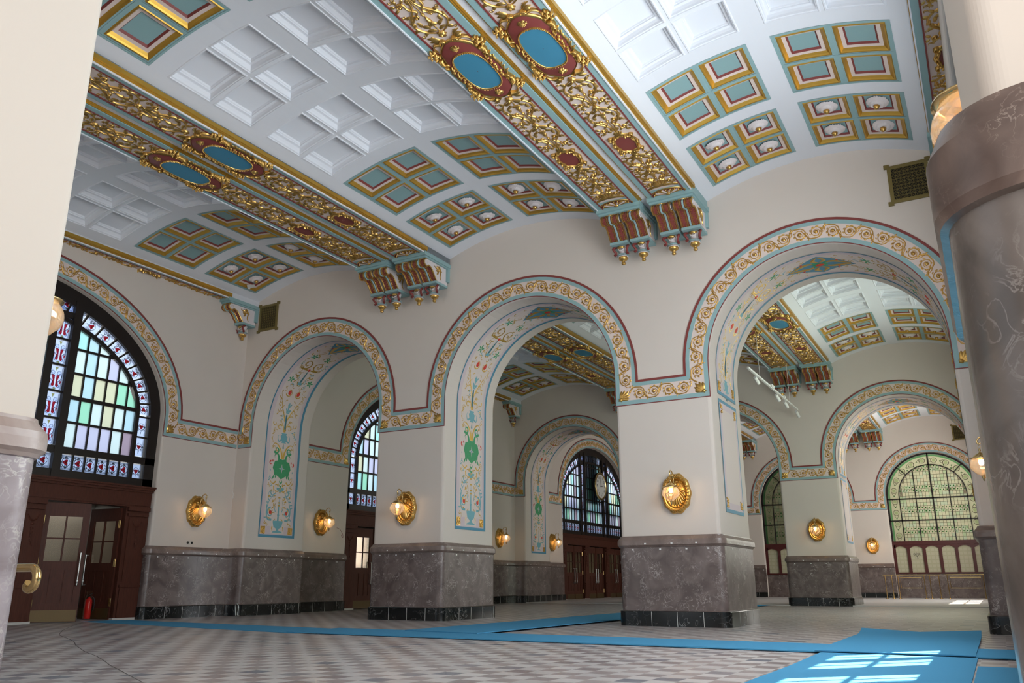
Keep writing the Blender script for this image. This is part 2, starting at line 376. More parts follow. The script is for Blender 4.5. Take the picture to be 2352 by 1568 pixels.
# ------------------------------------------------------------------ marble wainscots
def rpath(pts, rs, closed=True, seg=9):
    out = []; n = len(pts)
    for i, p in enumerate(pts):
        r = rs[i] if isinstance(rs, (list, tuple)) else rs
        if r == 0 or (not closed and i in (0, n - 1)): out.append(Vector(p)); continue
        p = Vector(p); a = (Vector(pts[i - 1]) - p).normalized(); b = (Vector(pts[(i + 1) % n]) - p).normalized()
        c = p + (a + b) * r; s0 = p + a * r; s1 = p + b * r
        for k in range(seg + 1):
            u = k / seg * PI / 2; out.append(c + (s0 - c) * math.cos(u) + (s1 - c) * math.sin(u))
    return out
def sweep(m, path, prof, closed=True, mi=0):
    if len(prof) > 2:                                # one strip per facet keeps the profile crisp under smooth shading
        for p in zip(prof, prof[1:]): sweep(m, path, p, closed, mi)
        return
    n = len(path); rows = []
    for i, p in enumerate(path):
        a = path[i - 1] if (closed or i) else p; b = path[(i + 1) % n] if (closed or i < n - 1) else p
        if (p - a).length < 1e-6: t1 = (b - p).normalized()
        else: t1 = (p - a).normalized()
        t2 = (b - p).normalized() if (b - p).length > 1e-6 else t1
        n1 = Vector((t1.y, -t1.x)); n2 = Vector((t2.y, -t2.x)); k = (n1 + n2); k = k / max(.3, k.dot(n1))
        rows.append([(p.x + k.x * o, p.y + k.y * o, z) for o, z in prof])
    if closed: rows.append(rows[0])
    m.grid([list(r) for r in rows], mi)
CAP = [(.0, 1.72), (.035, 1.72), (.04, 1.70), (.095, 1.64), (.10, 1.60), (.10, 1.54), (.075, 1.52), (.06, 1.50)]
BODY = [(.06, 1.50), (.045, 1.495), (.045, .30), (.06, .285)]
PLN = [(.045, .285), (.085, .28), (.09, .27), (.09, 0)]
WN_ = [0]
def wainscot(path, closed, label, seams=(), cap=MARBLET, zo=0, ex=0, body=MARBLE):
    WN_[0] += 1; m = MB(); sweep(m, path, [(o + ex, z + zo) for o, z in BODY], closed); root = m.build('trim_%d' % WN_[0], body, smooth=True)
    tag(root, label, kind='structure')
    m = MB(); sweep(m, path, [(min(o + ex * (i > 1), .10 if not ex else .118), z + zo) for i, (o, z) in enumerate(CAP)], closed); m.build('cap_moulding', cap, root, True)
    m = MB(); sweep(m, path, [(o + ex, z) for o, z in PLN], closed); m.build('black_plinth', BLACKM, root, True)
    # pale joints between slabs and small paper stickers under the cap
    m = MB(); n = 0; nn = len(path); acc = .35
    for i in range(nn if closed else nn - 1):
        p = path[i]; q = path[(i + 1) % nn]; d = (q - p).length
        if d < .25: continue
        t = (q - p).normalized(); nr = Vector((t.y, -t.x)); x = acc
        while x < d - .1:
            for z0, z1, o, hw in ((.30, 1.49, .0475 + ex, .002), (.0, .275, .0925 + ex, .004)):
                xx = x + (.0 if z0 else .17)
                if xx < d: a = p + t * (xx - hw) + nr * o; b = p + t * (xx + hw) + nr * o; m.poly([(a.x, a.y, z0), (b.x, b.y, z0), (b.x, b.y, z1), (a.x, a.y, z1)], 0 if z0 == 0 else 1)
            n += 1; x += .52
    m.build('slab_joints', [PAPER, mat('joint_grey', (.16, .13, .12), .5)], root)
    m = MB()
    for i in range(nn if closed else nn - 1):
        p = path[i]; q = path[(i + 1) % nn]; d = (q - p).length
        if d < .25: continue
        t = (q - p).normalized(); nr = Vector((t.y, -t.x)); x = .15
        while x < d - .05:
            o, z = ((.102 + ex, 1.55) if n % 2 else (.052 + ex, 1.44)); a = p + t * x + nr * o; b = p + t * (x + .04) + nr * o
            if not ex: m.poly([(a.x, a.y, z), (b.x, b.y, z), (b.x, b.y, z + .028), (a.x, a.y, z + .028)])
            n += 1; x += .21 + .13 * random.random()
    if m.v: tag(m.build('paper_stickers', PAPER, root), 'small white paper stickers')
    return root
R_ = .10
def pier_path(x0, x1, y0, y1): return rpath([(x0, y0), (x1, y0), (x1, y1), (x0, y1)], R_)
for k, nm in ((0, 'middle arcade'), (1, 'far arcade')):
    y = 15.8 * k; z = .0
    wainscot(pier_path(A[0][1], A[1][0], y, y + TW), True, 'brown marble wainscot on the second pier from the left in the ' + nm)
    wainscot(pier_path(A[1][1], A[2][0], y, y + TW), True, 'brown marble wainscot on the third pier from the left in the ' + nm)
    wainscot(rpath([(L, y), (L + .01, y), (L + .01, y + TW), (L, y + TW)][:0] + [(L, y + TW), (A[2][1], y + TW), (A[2][1], y), (L, y)], R_, False)[::1], False, 'narrow marble wainscot at the right end of the ' + nm)
# end wall + first jamb, hall by hall
def corner_path(k):
    # from the window jamb of hall k along the end wall, round the first pier, and along the end wall of the next hall
    y = HALLS[k]; c = y - 6.75
    return rpath([(-.2, c + EA), (0, c + EA), (0, y), (A[0][0], y), (A[0][0], y + TW), (0, y + TW), (0, c + 15.8 - EA), (-.2, c + 15.8 - EA)], [0, .06, 0, R_, R_, 0, .06, 0], False)
def fixpath(p): return p
wainscot(corner_path(0), False, 'marble wainscot from the left end wall round the first pier beside the open door')
wainscot(corner_path(1), False, 'marble wainscot round the left corner pier beside the clock window, far hall')
bp = rpath([(0, 31.6 - 6.75 + EA), (0, 31.6), (A[0][0], 31.6)], 0, False); wainscot(bp, False, 'marble wainscot in the far left corner of the ticket hall')
wainscot(rpath([(A[0][1], 31.6), (A[1][0], 31.6)], 0, False), False, 'marble wainscot between the two left ticket windows')
wainscot(rpath([(A[1][1], 31.6), (A[2][0], 31.6)], 0, False), False, 'marble wainscot left of the green ticket window')
wainscot(rpath([(11.40, -14.5), (13.40, -14.5), (13.40, -13.5), (11.40, -13.5)], .09), True, 'tall grey pink marble wainscot on the nearest pier at left edge', cap=MARBLEQ, body=MARBLE3)
wainscot(rpath([(19.3, -13.5), (18.125, -13.5), (18.125, -14.5), (19.3, -14.5)], .09, False), False, 'large brown marble wainscot with pink cap on the nearest right pier', cap=MARBLEP, ex=.05, body=MARBLE2)

# ------------------------------------------------------------------ painted friezes with gilded scrolls
BW = .53
def offset_path(P, d):
    out = []
    for i, p in enumerate(P):
        a = P[max(i - 1, 0)]; b = P[min(i + 1, len(P) - 1)]
        t1 = (p - a).normalized() if i else (b - p).normalized(); t2 = (b - p).normalized() if i < len(P) - 1 else t1
        n1 = Vector((-t1.y, t1.x)); n2 = Vector((-t2.y, t2.x)); k = n1 + n2; k = k / max(.25, k.dot(n1)); out.append(p + k * d)
    return out
def band(m, P, d0, d1, hh, f, mi):
    a = offset_path(P, d0); b = offset_path(P, d1)
    m.grid([[f(p.x, p.y, 0), f(p.x, p.y, hh), f(q.x, q.y, hh), f(q.x, q.y, 0)] for p, q in zip(a, b)], mi)
def scroll(m, f2, s, sg, ln, hw, mi=0, det=True):
    # f2 maps along/across the strip; one curling tendril cell
    r = hw * .87; c = (s + ln * .5, 0)
    sp = [(c[0] + x, sg * y) for x, y in spiral((0, 0), r, r * .34, -PI / 2 - .7, 1.9, 1, 24)]
    stroke(m, smoothpts([(s - ln * .20, -hw * .0 * sg), (s - ln * .06, -hw * .52 * sg), (s + ln * .14, -hw * .84 * sg), sp[1]], 4) + sp[2:], hw * .105, .024, f2, mi, 1)
    blob(m, c[0], c[1], hw * .27, hw * .27, .030, f2, mi, n=14, lobes=7, amp=.15); blob(m, c[0], c[1], hw * .12, hw * .12, .042, f2, mi, n=7)
    for a, l in ((-.2, .28), (.5, .34), (1.2, .30), (1.9, .34), (2.6, .30), (3.3, .26)):
        x = c[0] + r * .9 * math.cos(a); y = sg * r * .9 * math.sin(a)
        leaf(m, x, y, (a + 1.1) if sg > 0 else -(a + 1.1), hw * l * 1.2, hw * .07, .018, f2, mi, .5 * sg)
    for a in (4.1, 5.0, 5.9): leaf(m, c[0] + r * .62 * math.cos(a), sg * r * .62 * math.sin(a), (a + 1.2) * sg, hw * .28, hw * .06, .014, f2, mi, .3 * sg)
    x = s + ln * .96; stroke(m, spiral((x, hw * .62 * sg), hw * .20, hw * .05, -1.0 * sg, 1.2, sg, 9), hw * .06, .016, f2, mi, 1, nsec=3)
    stroke(m, smoothpts([(s + ln * .92, -hw * .1 * sg), (s + ln * 1.0, hw * .2 * sg), (x + hw * .16, hw * .5 * sg)], 3), hw * .06, .018, f2, mi, 2, nsec=3)
    leaf(m, s + ln * .06, -hw * .80 * sg, -2.4 * sg, hw * .40, hw * .09, .018, f2, mi, .5 * sg)
def corner_leaf(m, f2, x, y, dx, dy, mi=0):
    for k in (-2, -1, 0, 1, 2):
        a = math.atan2(dy, dx) + k * .35; leaf(m, x - dx * .1, y - dy * .1, a, .25 - abs(k) * .03, .033, .04, f2, mi, .0)
    blob(m, x - dx * .10, y - dy * .10, .05, .04, .05, f2, mi, lobes=5)
def frieze(P, f, label, corners=(), det=True, cellmul=1):
    m = MB(); band(m, P, .0, .018, .006, f, 1); band(m, P, .018, .105, .012, f, 0); band(m, P, .105, .40, .006, f, 2)
    band(m, P, .40, .48, .012, f, 0); band(m, P, .48, BW, .02, f, 1)
    root = m.build('arch_frieze', [TEAL, RED, PINK]); tag(root, label, 'frieze')
    C = offset_path(P, .252); cum = [0]
    for i in range(1, len(C)): cum.append(cum[-1] + (C[i] - C[i - 1]).length)
    def f2(s, t, h):
        s = min(max(s, .0001), cum[-1] - .0001); lo, hi = 0, len(cum) - 1
        while hi - lo > 1:
            mid = (lo + hi) // 2
            if cum[mid] <= s: lo = mid
            else: hi = mid
        u = (s - cum[lo]) / max(1e-6, cum[hi] - cum[lo]); p = C[lo].lerp(C[hi], u); tt = (C[hi] - C[lo]).normalized()
        return f(p.x - tt.y * t, p.y + tt.x * t, .006 + h)
    # break the centre line at the sharp corners and fill each run with whole cells
    br = [0]
    for i in range(1, len(C) - 1):
        if (C[i] - C[i - 1]).normalized().dot((C[i + 1] - C[i]).normalized()) < .5: br.append(i)
    br.append(len(C) - 1); g = MB()
    for q in range(len(br) - 1):
        s0, s1 = cum[br[q]], cum[br[q + 1]]
        if q: s0 += .14
        if q < len(br) - 2: s1 -= .14
        n = max(1, round((s1 - s0) / (.315 * cellmul)));  ln = (s1 - s0) / n
        for i in range(n): scroll(g, f2, s0 + i * ln, 1 if i % 2 else -1, ln, .15, 0, det)
    for (x, y, dx, dy) in corners: corner_leaf(g, lambda s, t, h: f(s, t, .006 + h), x, y, dx, dy)
    g.build('gilded_scrolls', GOLD, root, smooth=True)
    return root
def arcade_frieze_path(opens, ends=True):
    P = [Vector((0.03, ZS))]; cr = []
    for a, b in opens:
        c, r = (a + b) / 2, (b - a) / 2
        P.append(Vector((a, ZS))); P += [Vector((c - r * math.cos(PI * i / 44), ZC + r * math.sin(PI * i / 44))) for i in range(45)]; P.append(Vector((b, ZS)))
        cr += [(a - .2, ZS + .2, -.7, .7), (b + .2, ZS + .2, .7, .7)]
    P.append(Vector((L - .005, ZS))); return P, cr
P, cr = arcade_frieze_path(A)
fr1 = frieze(P, lambda s, t, h: (s, -h, t), 'long gilded scroll frieze round the three arches of the middle arcade', cr)
def shifted(o, dy, label, dx=0):
    c = tree(o); c.location = (o.location[0] + dx, o.location[1] + dy, o.location[2]); c['label'] = label; return c
shifted(fr1, 15.8, 'gilded scroll frieze round the arches of the far arcade, seen through the middle arches')
shifted(fr1, 31.6, 'gilded scroll frieze round the ticket window arches on the back wall')
def end_frieze():
    c = -6.75; y0, y1 = c - EA, c + EA
    P = [Vector((-13.45, ZS)), Vector((y0, ZS))] + [Vector((c - EA * math.cos(PI * i / 56), EZ + EB * math.sin(PI * i / 56))) for i in range(57)] + [Vector((y1, ZS)), Vector((-.04, ZS))]
    return frieze(P, lambda s, t, h: (h, s, t), 'gilded scroll frieze round the big stained glass window, left end wall', [(y1 + .2, ZS + .2, .7, .7), (y0 - .2, ZS + .2, -.7, .7)])
fe = end_frieze()
shifted(fe, 15.8, 'gilded scroll frieze round the left end window of the second hall')
shifted(fe, 31.6, 'gilded scroll frieze round the clock window in the third hall')

# ------------------------------------------------------------------ painted soffit panels under the arches
SB = 2.05                                       # foot of the panel
def soffit_map(a, b, yc):
    c, r = (a + b) / 2, (b - a) / 2; st = ZC - SB; half = st + PI * r / 2
    def f(s, t, h):                              # s from the left foot over the arch, t towards +Y
        h += .006
        if s < st: return (a + h, yc + t, SB + s)
        if s > 2 * half - st: return (b - h, yc + t, SB + (2 * half - s))
        u = (s - st) / r; q = r - h; return (c - q * math.cos(u), yc + t, ZC + q * math.sin(u))
    return f, half
def half_ornament(m, f, up, s_lo=0):
    # mats: 0 gold 1 teal 2 green 3 red 4 lilac ; drawn for both sides of the axis
    def F(s, t, h): return f(up(s), t, h)
    def S2(pts, w_, mi, h=.006, tap=1):
        w_ = w_ * 2.3 + .004
        for q in (1, -1): stroke(m, [(s, t * q) for s, t in pts], w_, h, F, mi, tap, nsec=3)
    def SP(s, t, r, a0, tu, w_, mi, d=1):
        S2(spiral((s, t), r, r * .18, a0, tu, d), w_, mi)
    def B2(s, t, r1, r2, mi, h=.010, lobes=0, rot=0):
        for q in (1, -1): blob(m, s, t * q, r1, r2, h, F, mi, rot=rot * q, n=10, lobes=lobes)
    ok = lambda s: s >= s_lo
    if ok(.1):
        flat(m, [(.13, -.2), (.13, .2), (.16, .17), (.19, .05), (.24, .05), (.29, .15), (.42, .19), (.46, .19), (.46, -.19), (.42, -.19), (.29, -.15), (.24, -.05), (.19, -.05), (.16, -.17)][::1], .004, F, 1)
        S2([(.3, .2), (.24, .22), (.18, .2), (.22, .17)], .012, 0)
        stroke(m, [(.46, 0), (.9, 0), (1.15, 0)], .05, .006, F, 1, 1, nsec=3)
        for s in (.62, .88, .96, 1.1): blob(m, s, 0, .02, .05, .01, F, 0 if s != .62 else 1)
        SP(.68, .31, .14, 0, 1.2, .014, 1); B2(.68, .31, .055, .055, 3); SP(.72, .27, .10, 1, .6, .012, 0)
        S2(smoothpts([(.48, .25), (.50, .40), (.72, .46), (.95, .40), (1.1, .30), (1.25, .2)], 4), .018, 1)
        for s, t, a in ((.8, .45, .6), (.9, .42, .9), (1.0, .37, 1.1), (1.1, .3, 1.4), (.55, .44, 2.2)):
            for q in (1, -1): leaf(m, s, t * q, a * q, .11, .022, .006, F, 1)
        B2(1.12, .40, .035, .03, 0, lobes=4); B2(1.0, .26, .03, .015, 0)
        S2(smoothpts([(.7, .12), (.85, .17), (1.0, .12), (1.12, .17)], 4), .007, 1)
    if ok(1.2):
        flat(m, [(1.26, -.03), (1.26, .03), (1.32, .13), (1.38, .15), (1.38, -.15), (1.32, -.13)], .004, F, 1); blob(m, 1.24, 0, .02, .04, .01, F, 0)
        S2(smoothpts([(1.38, .0), (1.27, .1), (1.33, .24), (1.42, .26)], 4), .013, 0); S2([(1.42, .26), (1.2, .25)], .012, 0)
        SP(1.22, .27, .08, 1, 1.1, .011, 1); S2(smoothpts([(1.3, .3), (1.25, .4), (1.12, .42), (1.18, .34)], 4), .008, 1)
        B2(1.45, .09, .05, .025, 0, lobes=3); S2(smoothpts([(1.5, .0), (1.56, .05), (1.62, 0)], 4), .016, 2); S2(smoothpts([(1.4, 0), (1.45, .04), (1.5, 0)], 4), .014, 2)
        S2(smoothpts([(1.55, .2), (1.48, .3), (1.58, .42), (1.66, .36)], 4), .014, 0); S2(smoothpts([(1.4, .38), (1.45, .34), (1.5, .42)], 4), .008, 1)
    if ok(1.6):  # green shield with a pale star
        pts = [(1.62, 0), (1.68, .1), (1.74, .22), (1.70, .28), (1.84, .3), (1.92, .35), (2.02, .32), (2.12, .28), (2.14, .18), (2.2, .1), (2.18, 0)]
        flat(m, pts + [(s, -t) for s, t in pts[-2:0:-1]], .005, F, 2)
        for q in (1, -1): leaf(m, 1.74, .26 * q, 2.6 * q, .17, .03, .006, F, 2, 0); leaf(m, 1.76, .2 * q, 2.9 * q, .13, .03, .006, F, 2, 0)
        st = [(1.92 + r_ * math.cos(a), r_ * math.sin(a)) for a, r_ in [(k * PI / 4, (.14 if k % 4 == 0 else .12 if k % 2 == 0 else .035)) for k in range(8)]]
        flat(m, st, .008, F, 4)
        st = [(1.92 + r_ * math.cos(a) * .6, r_ * .55 * math.sin(a)) for a, r_ in [(k * PI / 4, (.14 if k % 4 == 0 else .12 if k % 2 == 0 else .035)) for k in range(8)]]
        flat(m, st, .010, F, 1)
        S2(smoothpts([(2.1, .12), (2.25, .14), (2.33, .2), (2.28, .3), (2.18, .27)], 4), .03, 2); B2(2.12, .36, .035, .02, 3); SP(2.05, .42, .06, 0, .9, .014, 3)
        B2(1.85, .43, .03, .015, 1); B2(1.7, .43, .02, .015, 1)
        SP(2.44, .24, .10, 2, 1.4, .022, 2); S2(smoothpts([(2.2, .03), (2.4, .07), (2.58, .2), (2.62, .34), (2.5, .42), (2.36, .43)], 4), .02, 0)
        S2(smoothpts([(2.2, .0), (2.35, .02), (2.5, .0)], 4), .012, 0)
    if ok(2.6):
        flat(m, [(2.66, -.1), (2.66, .1), (2.7, .06), (2.72, .11), (2.86, .14), (2.9, .08), (2.95, .12), (2.95, -.12), (2.9, -.08), (2.86, -.14), (2.72, -.11), (2.7, -.06)], .004, F, 1)
        S2(smoothpts([(2.74, .1), (2.7, .2), (2.84, .23), (2.9, .14)], 4), .016, 1); S2([(2.5, 0), (2.66, 0)], .02, 1)
        SP(3.1, .18, .09, -1, 1.2, .013, 0); SP(3.2, .38, .08, 1, 1.1, .012, 0); S2(smoothpts([(2.98, .0), (3.15, .06), (3.3, .2), (3.28, .36)], 4), .018, 0)
        blob(m, 3.03, 0, .05, .06, .012, F, 0, lobes=5); S2(smoothpts([(3.0, .38), (2.9, .42), (2.84, .36)], 4), .01, 0); S2([(3.0, 0), (3.5, 0)], .012, 1, tap=0)
    if ok(3.3):
        for s, a, l in ((3.5, .5, .2), (3.58, .9, .14), (3.66, .35, .22)):
            for q in (1, -1): leaf(m, s, 0, a * q, l, .03, .006, F, 1, .1 * 1)
        leaf(m, 3.5, 0, 0, .4, .03, .006, F, 1, 0)
        S2(smoothpts([(3.3, .03), (3.5, .12), (3.8, .3), (4.1, .43), (4.35, .40)], 4), .016, 0); S2(smoothpts([(3.45, .4), (3.6, .3), (3.7, .42)], 4), .01, 0)
        for s, t in ((3.7, .3), (3.95, .42), (3.55, .33)):
            for q in (1, -1): leaf(m, s, t * q, 1.2 * q, .1, .016, .006, F, 0)
        B2(4.15, .17, .075, .065, 3, .016); SP(4.15, .17, .13, 2, 1.3, .012, 0); SP(4.34, .12, .06, 1, 1, .01, 0)
    if ok(4.3):
        for q in (1, -1):
            for a in (0, 1.3, 2.6, 4.0, 5.2): leaf(m, 4.55, .38 * q, a, .13, .03, .007, F, 2, 0)
        S2(smoothpts([(4.4, .02), (4.5, .1), (4.62, .12), (4.6, .3)], 4), .015, 0); flat(m, [(4.44, -.08), (4.44, .08), (4.52, .08), (4.52, -.08)], .005, F, 1)
        SP(4.8, .26, .1, 2, 1.2, .012, 0); SP(4.68, .2, .06, 0, 1, .01, 0); S2([(4.52, .0), (4.95, .0)], .016, 1)
        blob(m, 4.98, 0, .05, .04, .014, F, 3); SP(5.18, .22, .19, 2.6, 1.5, .018, 0); SP(5.18, .22, .08, .6, .9, .014, 0)
        S2(smoothpts([(4.98, .05), (5.0, .35), (5.25, .45), (5.42, .32)], 4), .015, 0)
        for q in (1, -1):
            for a in (0, 1.3, 2.6, 4.0, 5.2): leaf(m, 5.52, .27 * q, a, .13, .03, .007, F, 2, 0)
        SP(5.62, .40, .07, 1, 1, .011, 0); SP(5.82, .42, .06, 1, 1, .01, 0); S2(smoothpts([(5.5, .1), (5.62, .16), (5.7, .3), (6.0, .42)], 4), .011, 0); SP(6.1, .44, .04, 0, 1, .008, 0)
def filler(m, f, up, s_lo, seed):
    rr = random.Random(seed); F = lambda s, t, h: f(up(s), t, h)
    s = max(.35, s_lo + .3)
    while s < 6.25:
        for q in (1, -1):
            t = .30 + .14 * math.sin(s * 5.1); c = 0 if rr.random() < .72 else 1
            if not (1.62 < s < 2.3 and t < .42):
                stroke(m, spiral((s, t * q), .055 + .02 * math.sin(s * 9), .012, rr.random() * 6, 1.15, q, 9), .0125, .006, F, c, 1, nsec=3)
                for k in range(2): leaf(m, s + .03, t * q, rr.random() * 6.2, .10, .016, .006, F, c, .4)
            t2 = .14 + .05 * math.cos(s * 7)
            if not 1.55 < s < 2.75 and s > .5 and (s < 2.6 or s > 3.0): leaf(m, s, t2 * q, (.4 + rr.random() * 1.2) * q, .12, .017, .006, F, 0, .5 * q)
        s += .155
def painted_panel(a, b, y, label, split=False):
    f, half = soffit_map(a, b, y + 1.2); m = MB(); T = .69
    s0 = 2.55 if split else 0; N = 64
    def strip(t0, t1, h, sa, sb, mi):
        n = max(2, int((sb - sa) / .12)); m.grid([[f(sa + (sb - sa) * i / n, t0, h), f(sa + (sb - sa) * i / n, t1, h)] for i in range(n + 1)], mi)
    e = 2 * half
    for t0, t1 in ((-T, -T + .035), (T - .085, T)): strip(t0, t1, .004, s0, e - s0, 0)
    for sa, sb in ((s0, s0 + .07), (e - s0 - .07, e - s0)): strip(-T, T, .0045, sa, sb, 0)
    strip(-T + .045, T - .07, .001, s0 + .07, e - s0 - .07, 1)
    strip(-.52, .50, .002, s0 + .3, e - s0 - .3, 2); strip(-.26, .26, .0021, s0 + .1, s0 + .31, 2); strip(-.26, .26, .0021, e - s0 - .31, e - s0 - .1, 2)
    root = m.build('painted_arch_panel', [BORD, LILAC, FIELD]); tag(root, label, 'painted panel')
    g = MB(); lo = 2.6 if split else 0
    half_ornament(g, f, lambda s: s, lo); half_ornament(g, f, lambda s: e - s, lo); filler(g, f, lambda s: s, lo, 1); filler(g, f, lambda s: e - s, lo, 1)
    # diamond at the crown
    c = half; rows = []
    for k in range(13):
        u = -1 + k / 6; wd = .5 * (1 - abs(u)); rows.append([f(c + u * .72, -wd - .001, .004), f(c + u * .72, wd + .001, .004)])
    g.grid(rows, 5)
    rows = []
    for a4 in range(4):
        d1 = (1 if a4 < 2 else -1); d2 = (1 if a4 % 2 else -1)
        stroke(g, smoothpts([(c + .05 * d1, .05 * d2), (c + .22 * d1, .14 * d2), (c + .4 * d1, .10 * d2), (c + .66 * d1, 0)], 4), .085, .012, f, 0, 2, nsec=3)
        stroke(g, smoothpts([(c, .12 * d2), (c + .1 * d1, .22 * d2), (c + .1 * d1, .3 * d2), (c, .44 * d2)], 4), .07, .012, f, 0, 2, nsec=3)
        leaf(g, c, 0, math.atan2(.5 * d2, .6 * d1), .24, .05, .014, f, 2, 0)
        blob(g, c + .36 * d1, .2 * d2, .03, .02, .014, f, 3)
    blob(g, c, 0, .1, .07, .03, f, 3); blob(g, c, 0, .16, .11, .012, f, 2, lobes=4)
    tag(g.build('painted_arabesque', [PGOLD, PTEAL, PGREEN, PRED, LILAC, BORD], root))
    for s in (s0 + .19, e - s0 - .19):
        for t in (-.54, .50):
            q = MB()
            for i in range(26): blob(q, s + random.uniform(-.09, .09), t + random.uniform(-.075, .075), .022, .016, .02, f, 0, rot=random.random() * 3, n=6)
            flat(q, [(s - .1, t - .085), (s - .1, t + .085), (s + .1, t + .085), (s + .1, t - .085)], .004, f, 0)
            q.build('gilded_corner_square', GOLD, root)
    if split:
        for sa, sb in ((.12, 2.45), (e - 2.45, e - .12)):
            m2 = MB(); 
            def st2(t0, t1, h, a_, b_, mi): m2.grid([[f(a_ + (b_ - a_) * i / 6, t0, h), f(a_ + (b_ - a_) * i / 6, t1, h)] for i in range(7)], mi)
            st2(-T, T, .003, sa, sb, 0); st2(-T + .05, T - .06, .0045, sa + .07, sb - .07, 1); st2(-T + .17, T - .18, .006, sa + .2, sb - .2, 2)
            o = m2.build('blank_panel', [BORD, LILAC, FIELD], root)
            for s in (sa + .2, sb - .2):
                for t in (-.54, .50):
                    q = MB()
                    for i in range(26): blob(q, s + random.uniform(-.09, .09), t + random.uniform(-.075, .075), .022, .016, .024, f, 0, rot=random.random() * 3, n=6)
                    q.build('gilded_corner_square', GOLD, o)
    return root
for k, nm in ((0, 'middle arcade'), (1, 'far arcade')):
    painted_panel(*A[0], 15.8 * k, 'painted arabesque panel under the left arch of the ' + nm)
    painted_panel(*A[1], 15.8 * k, 'painted arabesque panel under the centre arch of the ' + nm)
    painted_panel(*A[2], 15.8 * k, 'painted arabesque panel under the right arch of the %s, blank panel below' % nm, split=True)

# ------------------------------------------------------------------ ceilings: shallow vaults with coffers
def vz(x, b): c = (b[0] + b[1]) / 2; h = (b[1] - b[0]) / 2; return VS + RISE * (1 - ((x - c) / h) ** 2)
BY = [(-.42 - i * 2.168 - 1.82, -.42 - i * 2.168) for i in range(6)]
def coffer_ring(m, x0, x1, y0, y1, b, prof):
    # prof: list of (inset, depth up, material to the next ring)
    def ring(ins, up):
        X0, X1, Y0, Y1 = x0 + ins, x1 - ins, y0 + ins, y1 - ins; n = 4
        pts = [(X0 + (X1 - X0) * i / n, Y0) for i in range(n)] + [(X1, Y0 + (Y1 - Y0) * i / n) for i in range(n)] + [(X1 - (X1 - X0) * i / n, Y1) for i in range(n)] + [(X0, Y1 - (Y1 - Y0) * i / n) for i in range(n)]
        return [(p[0], p[1], vz(p[0], b) + up) for p in pts]
    for (i0, u0, mi), (i1, u1, _) in zip(prof[:-1], prof[1:]): m.grid([ring(i0, u0), ring(i1, u1)], mi, True)
    i1, u1, _ = prof[-1]; X0, X1, Y0, Y1 = x0 + i1, x1 - i1, y0 + i1, y1 - i1
    m.grid([[(X0 + (X1 - X0) * i / 4, y, vz(X0 + (X1 - X0) * i / 4, b) + u1) for i in range(5)] for y in (Y0, Y1)], prof[-1][2])
PC = [(0, 0, 0), (.03, 0, 1), (.042, -.014, 1), (.06, -.010, 1), (.075, .012, 1), (.105, .045, 2), (.11, .048, 2), (.165, .052, 3), (.188, .08, 3), (.192, .085, 4)]
PWH = [(0, 0, 0), (.012, -.012, 0), (.028, -.012, 0), (.032, .004, 0), (.05, .01, 0), (.058, .045, 0), (.078, .085, 0), (.088, .09, 0), (.122, .094, 0), (.126, .115, 0), (.136, .12, 0), (.146, .142, 0), (.152, .146, 0)]
def rosette_mesh():
    m = MB(); f = lambda s, t, h: (s, t, -h)
    blob(m, 0, 0, .10, .10, .012, f, 0, n=24, lobes=8, amp=.08)
    for ring, (R0, l, n, h) in enumerate(((.09, .09, 8, .05), (.055, .07, 8, .085))):
        for k in range(n):
            a = 2 * PI * (k + ring * .5) / n
            rows = []
            for u in (0, .35, .7, 1):
                w_ = .055 * (1 - ring * .3) * (.5 + .9 * math.sin(PI * min(.95, u * .8 + .1))); rr = R0 * .4 + l * u * 1.2; hh = h * (.35 + math.sin(PI * (.15 + .8 * u)) * .8)
                row = []
                for q in (-1, -.5, 0, .5, 1): row.append(f(rr * math.cos(a) - q * w_ * math.sin(a), rr * math.sin(a) + q * w_ * math.cos(a), hh * (1 - .25 * abs(q)) + (.012 if abs(q) == .5 else 0)))
                rows.append(row)
            m.grid(rows, 0)
    m.lathe([(.0, -.15), (.02, -.145), (.036, -.12), (.042, -.10), (.036, -.07), (.028, -.055)], (0, 0, 0), 14, 1, .05)
    return m.mesh('rosette', [ROSE, GOLD], True)
ROS = rosette_mesh()
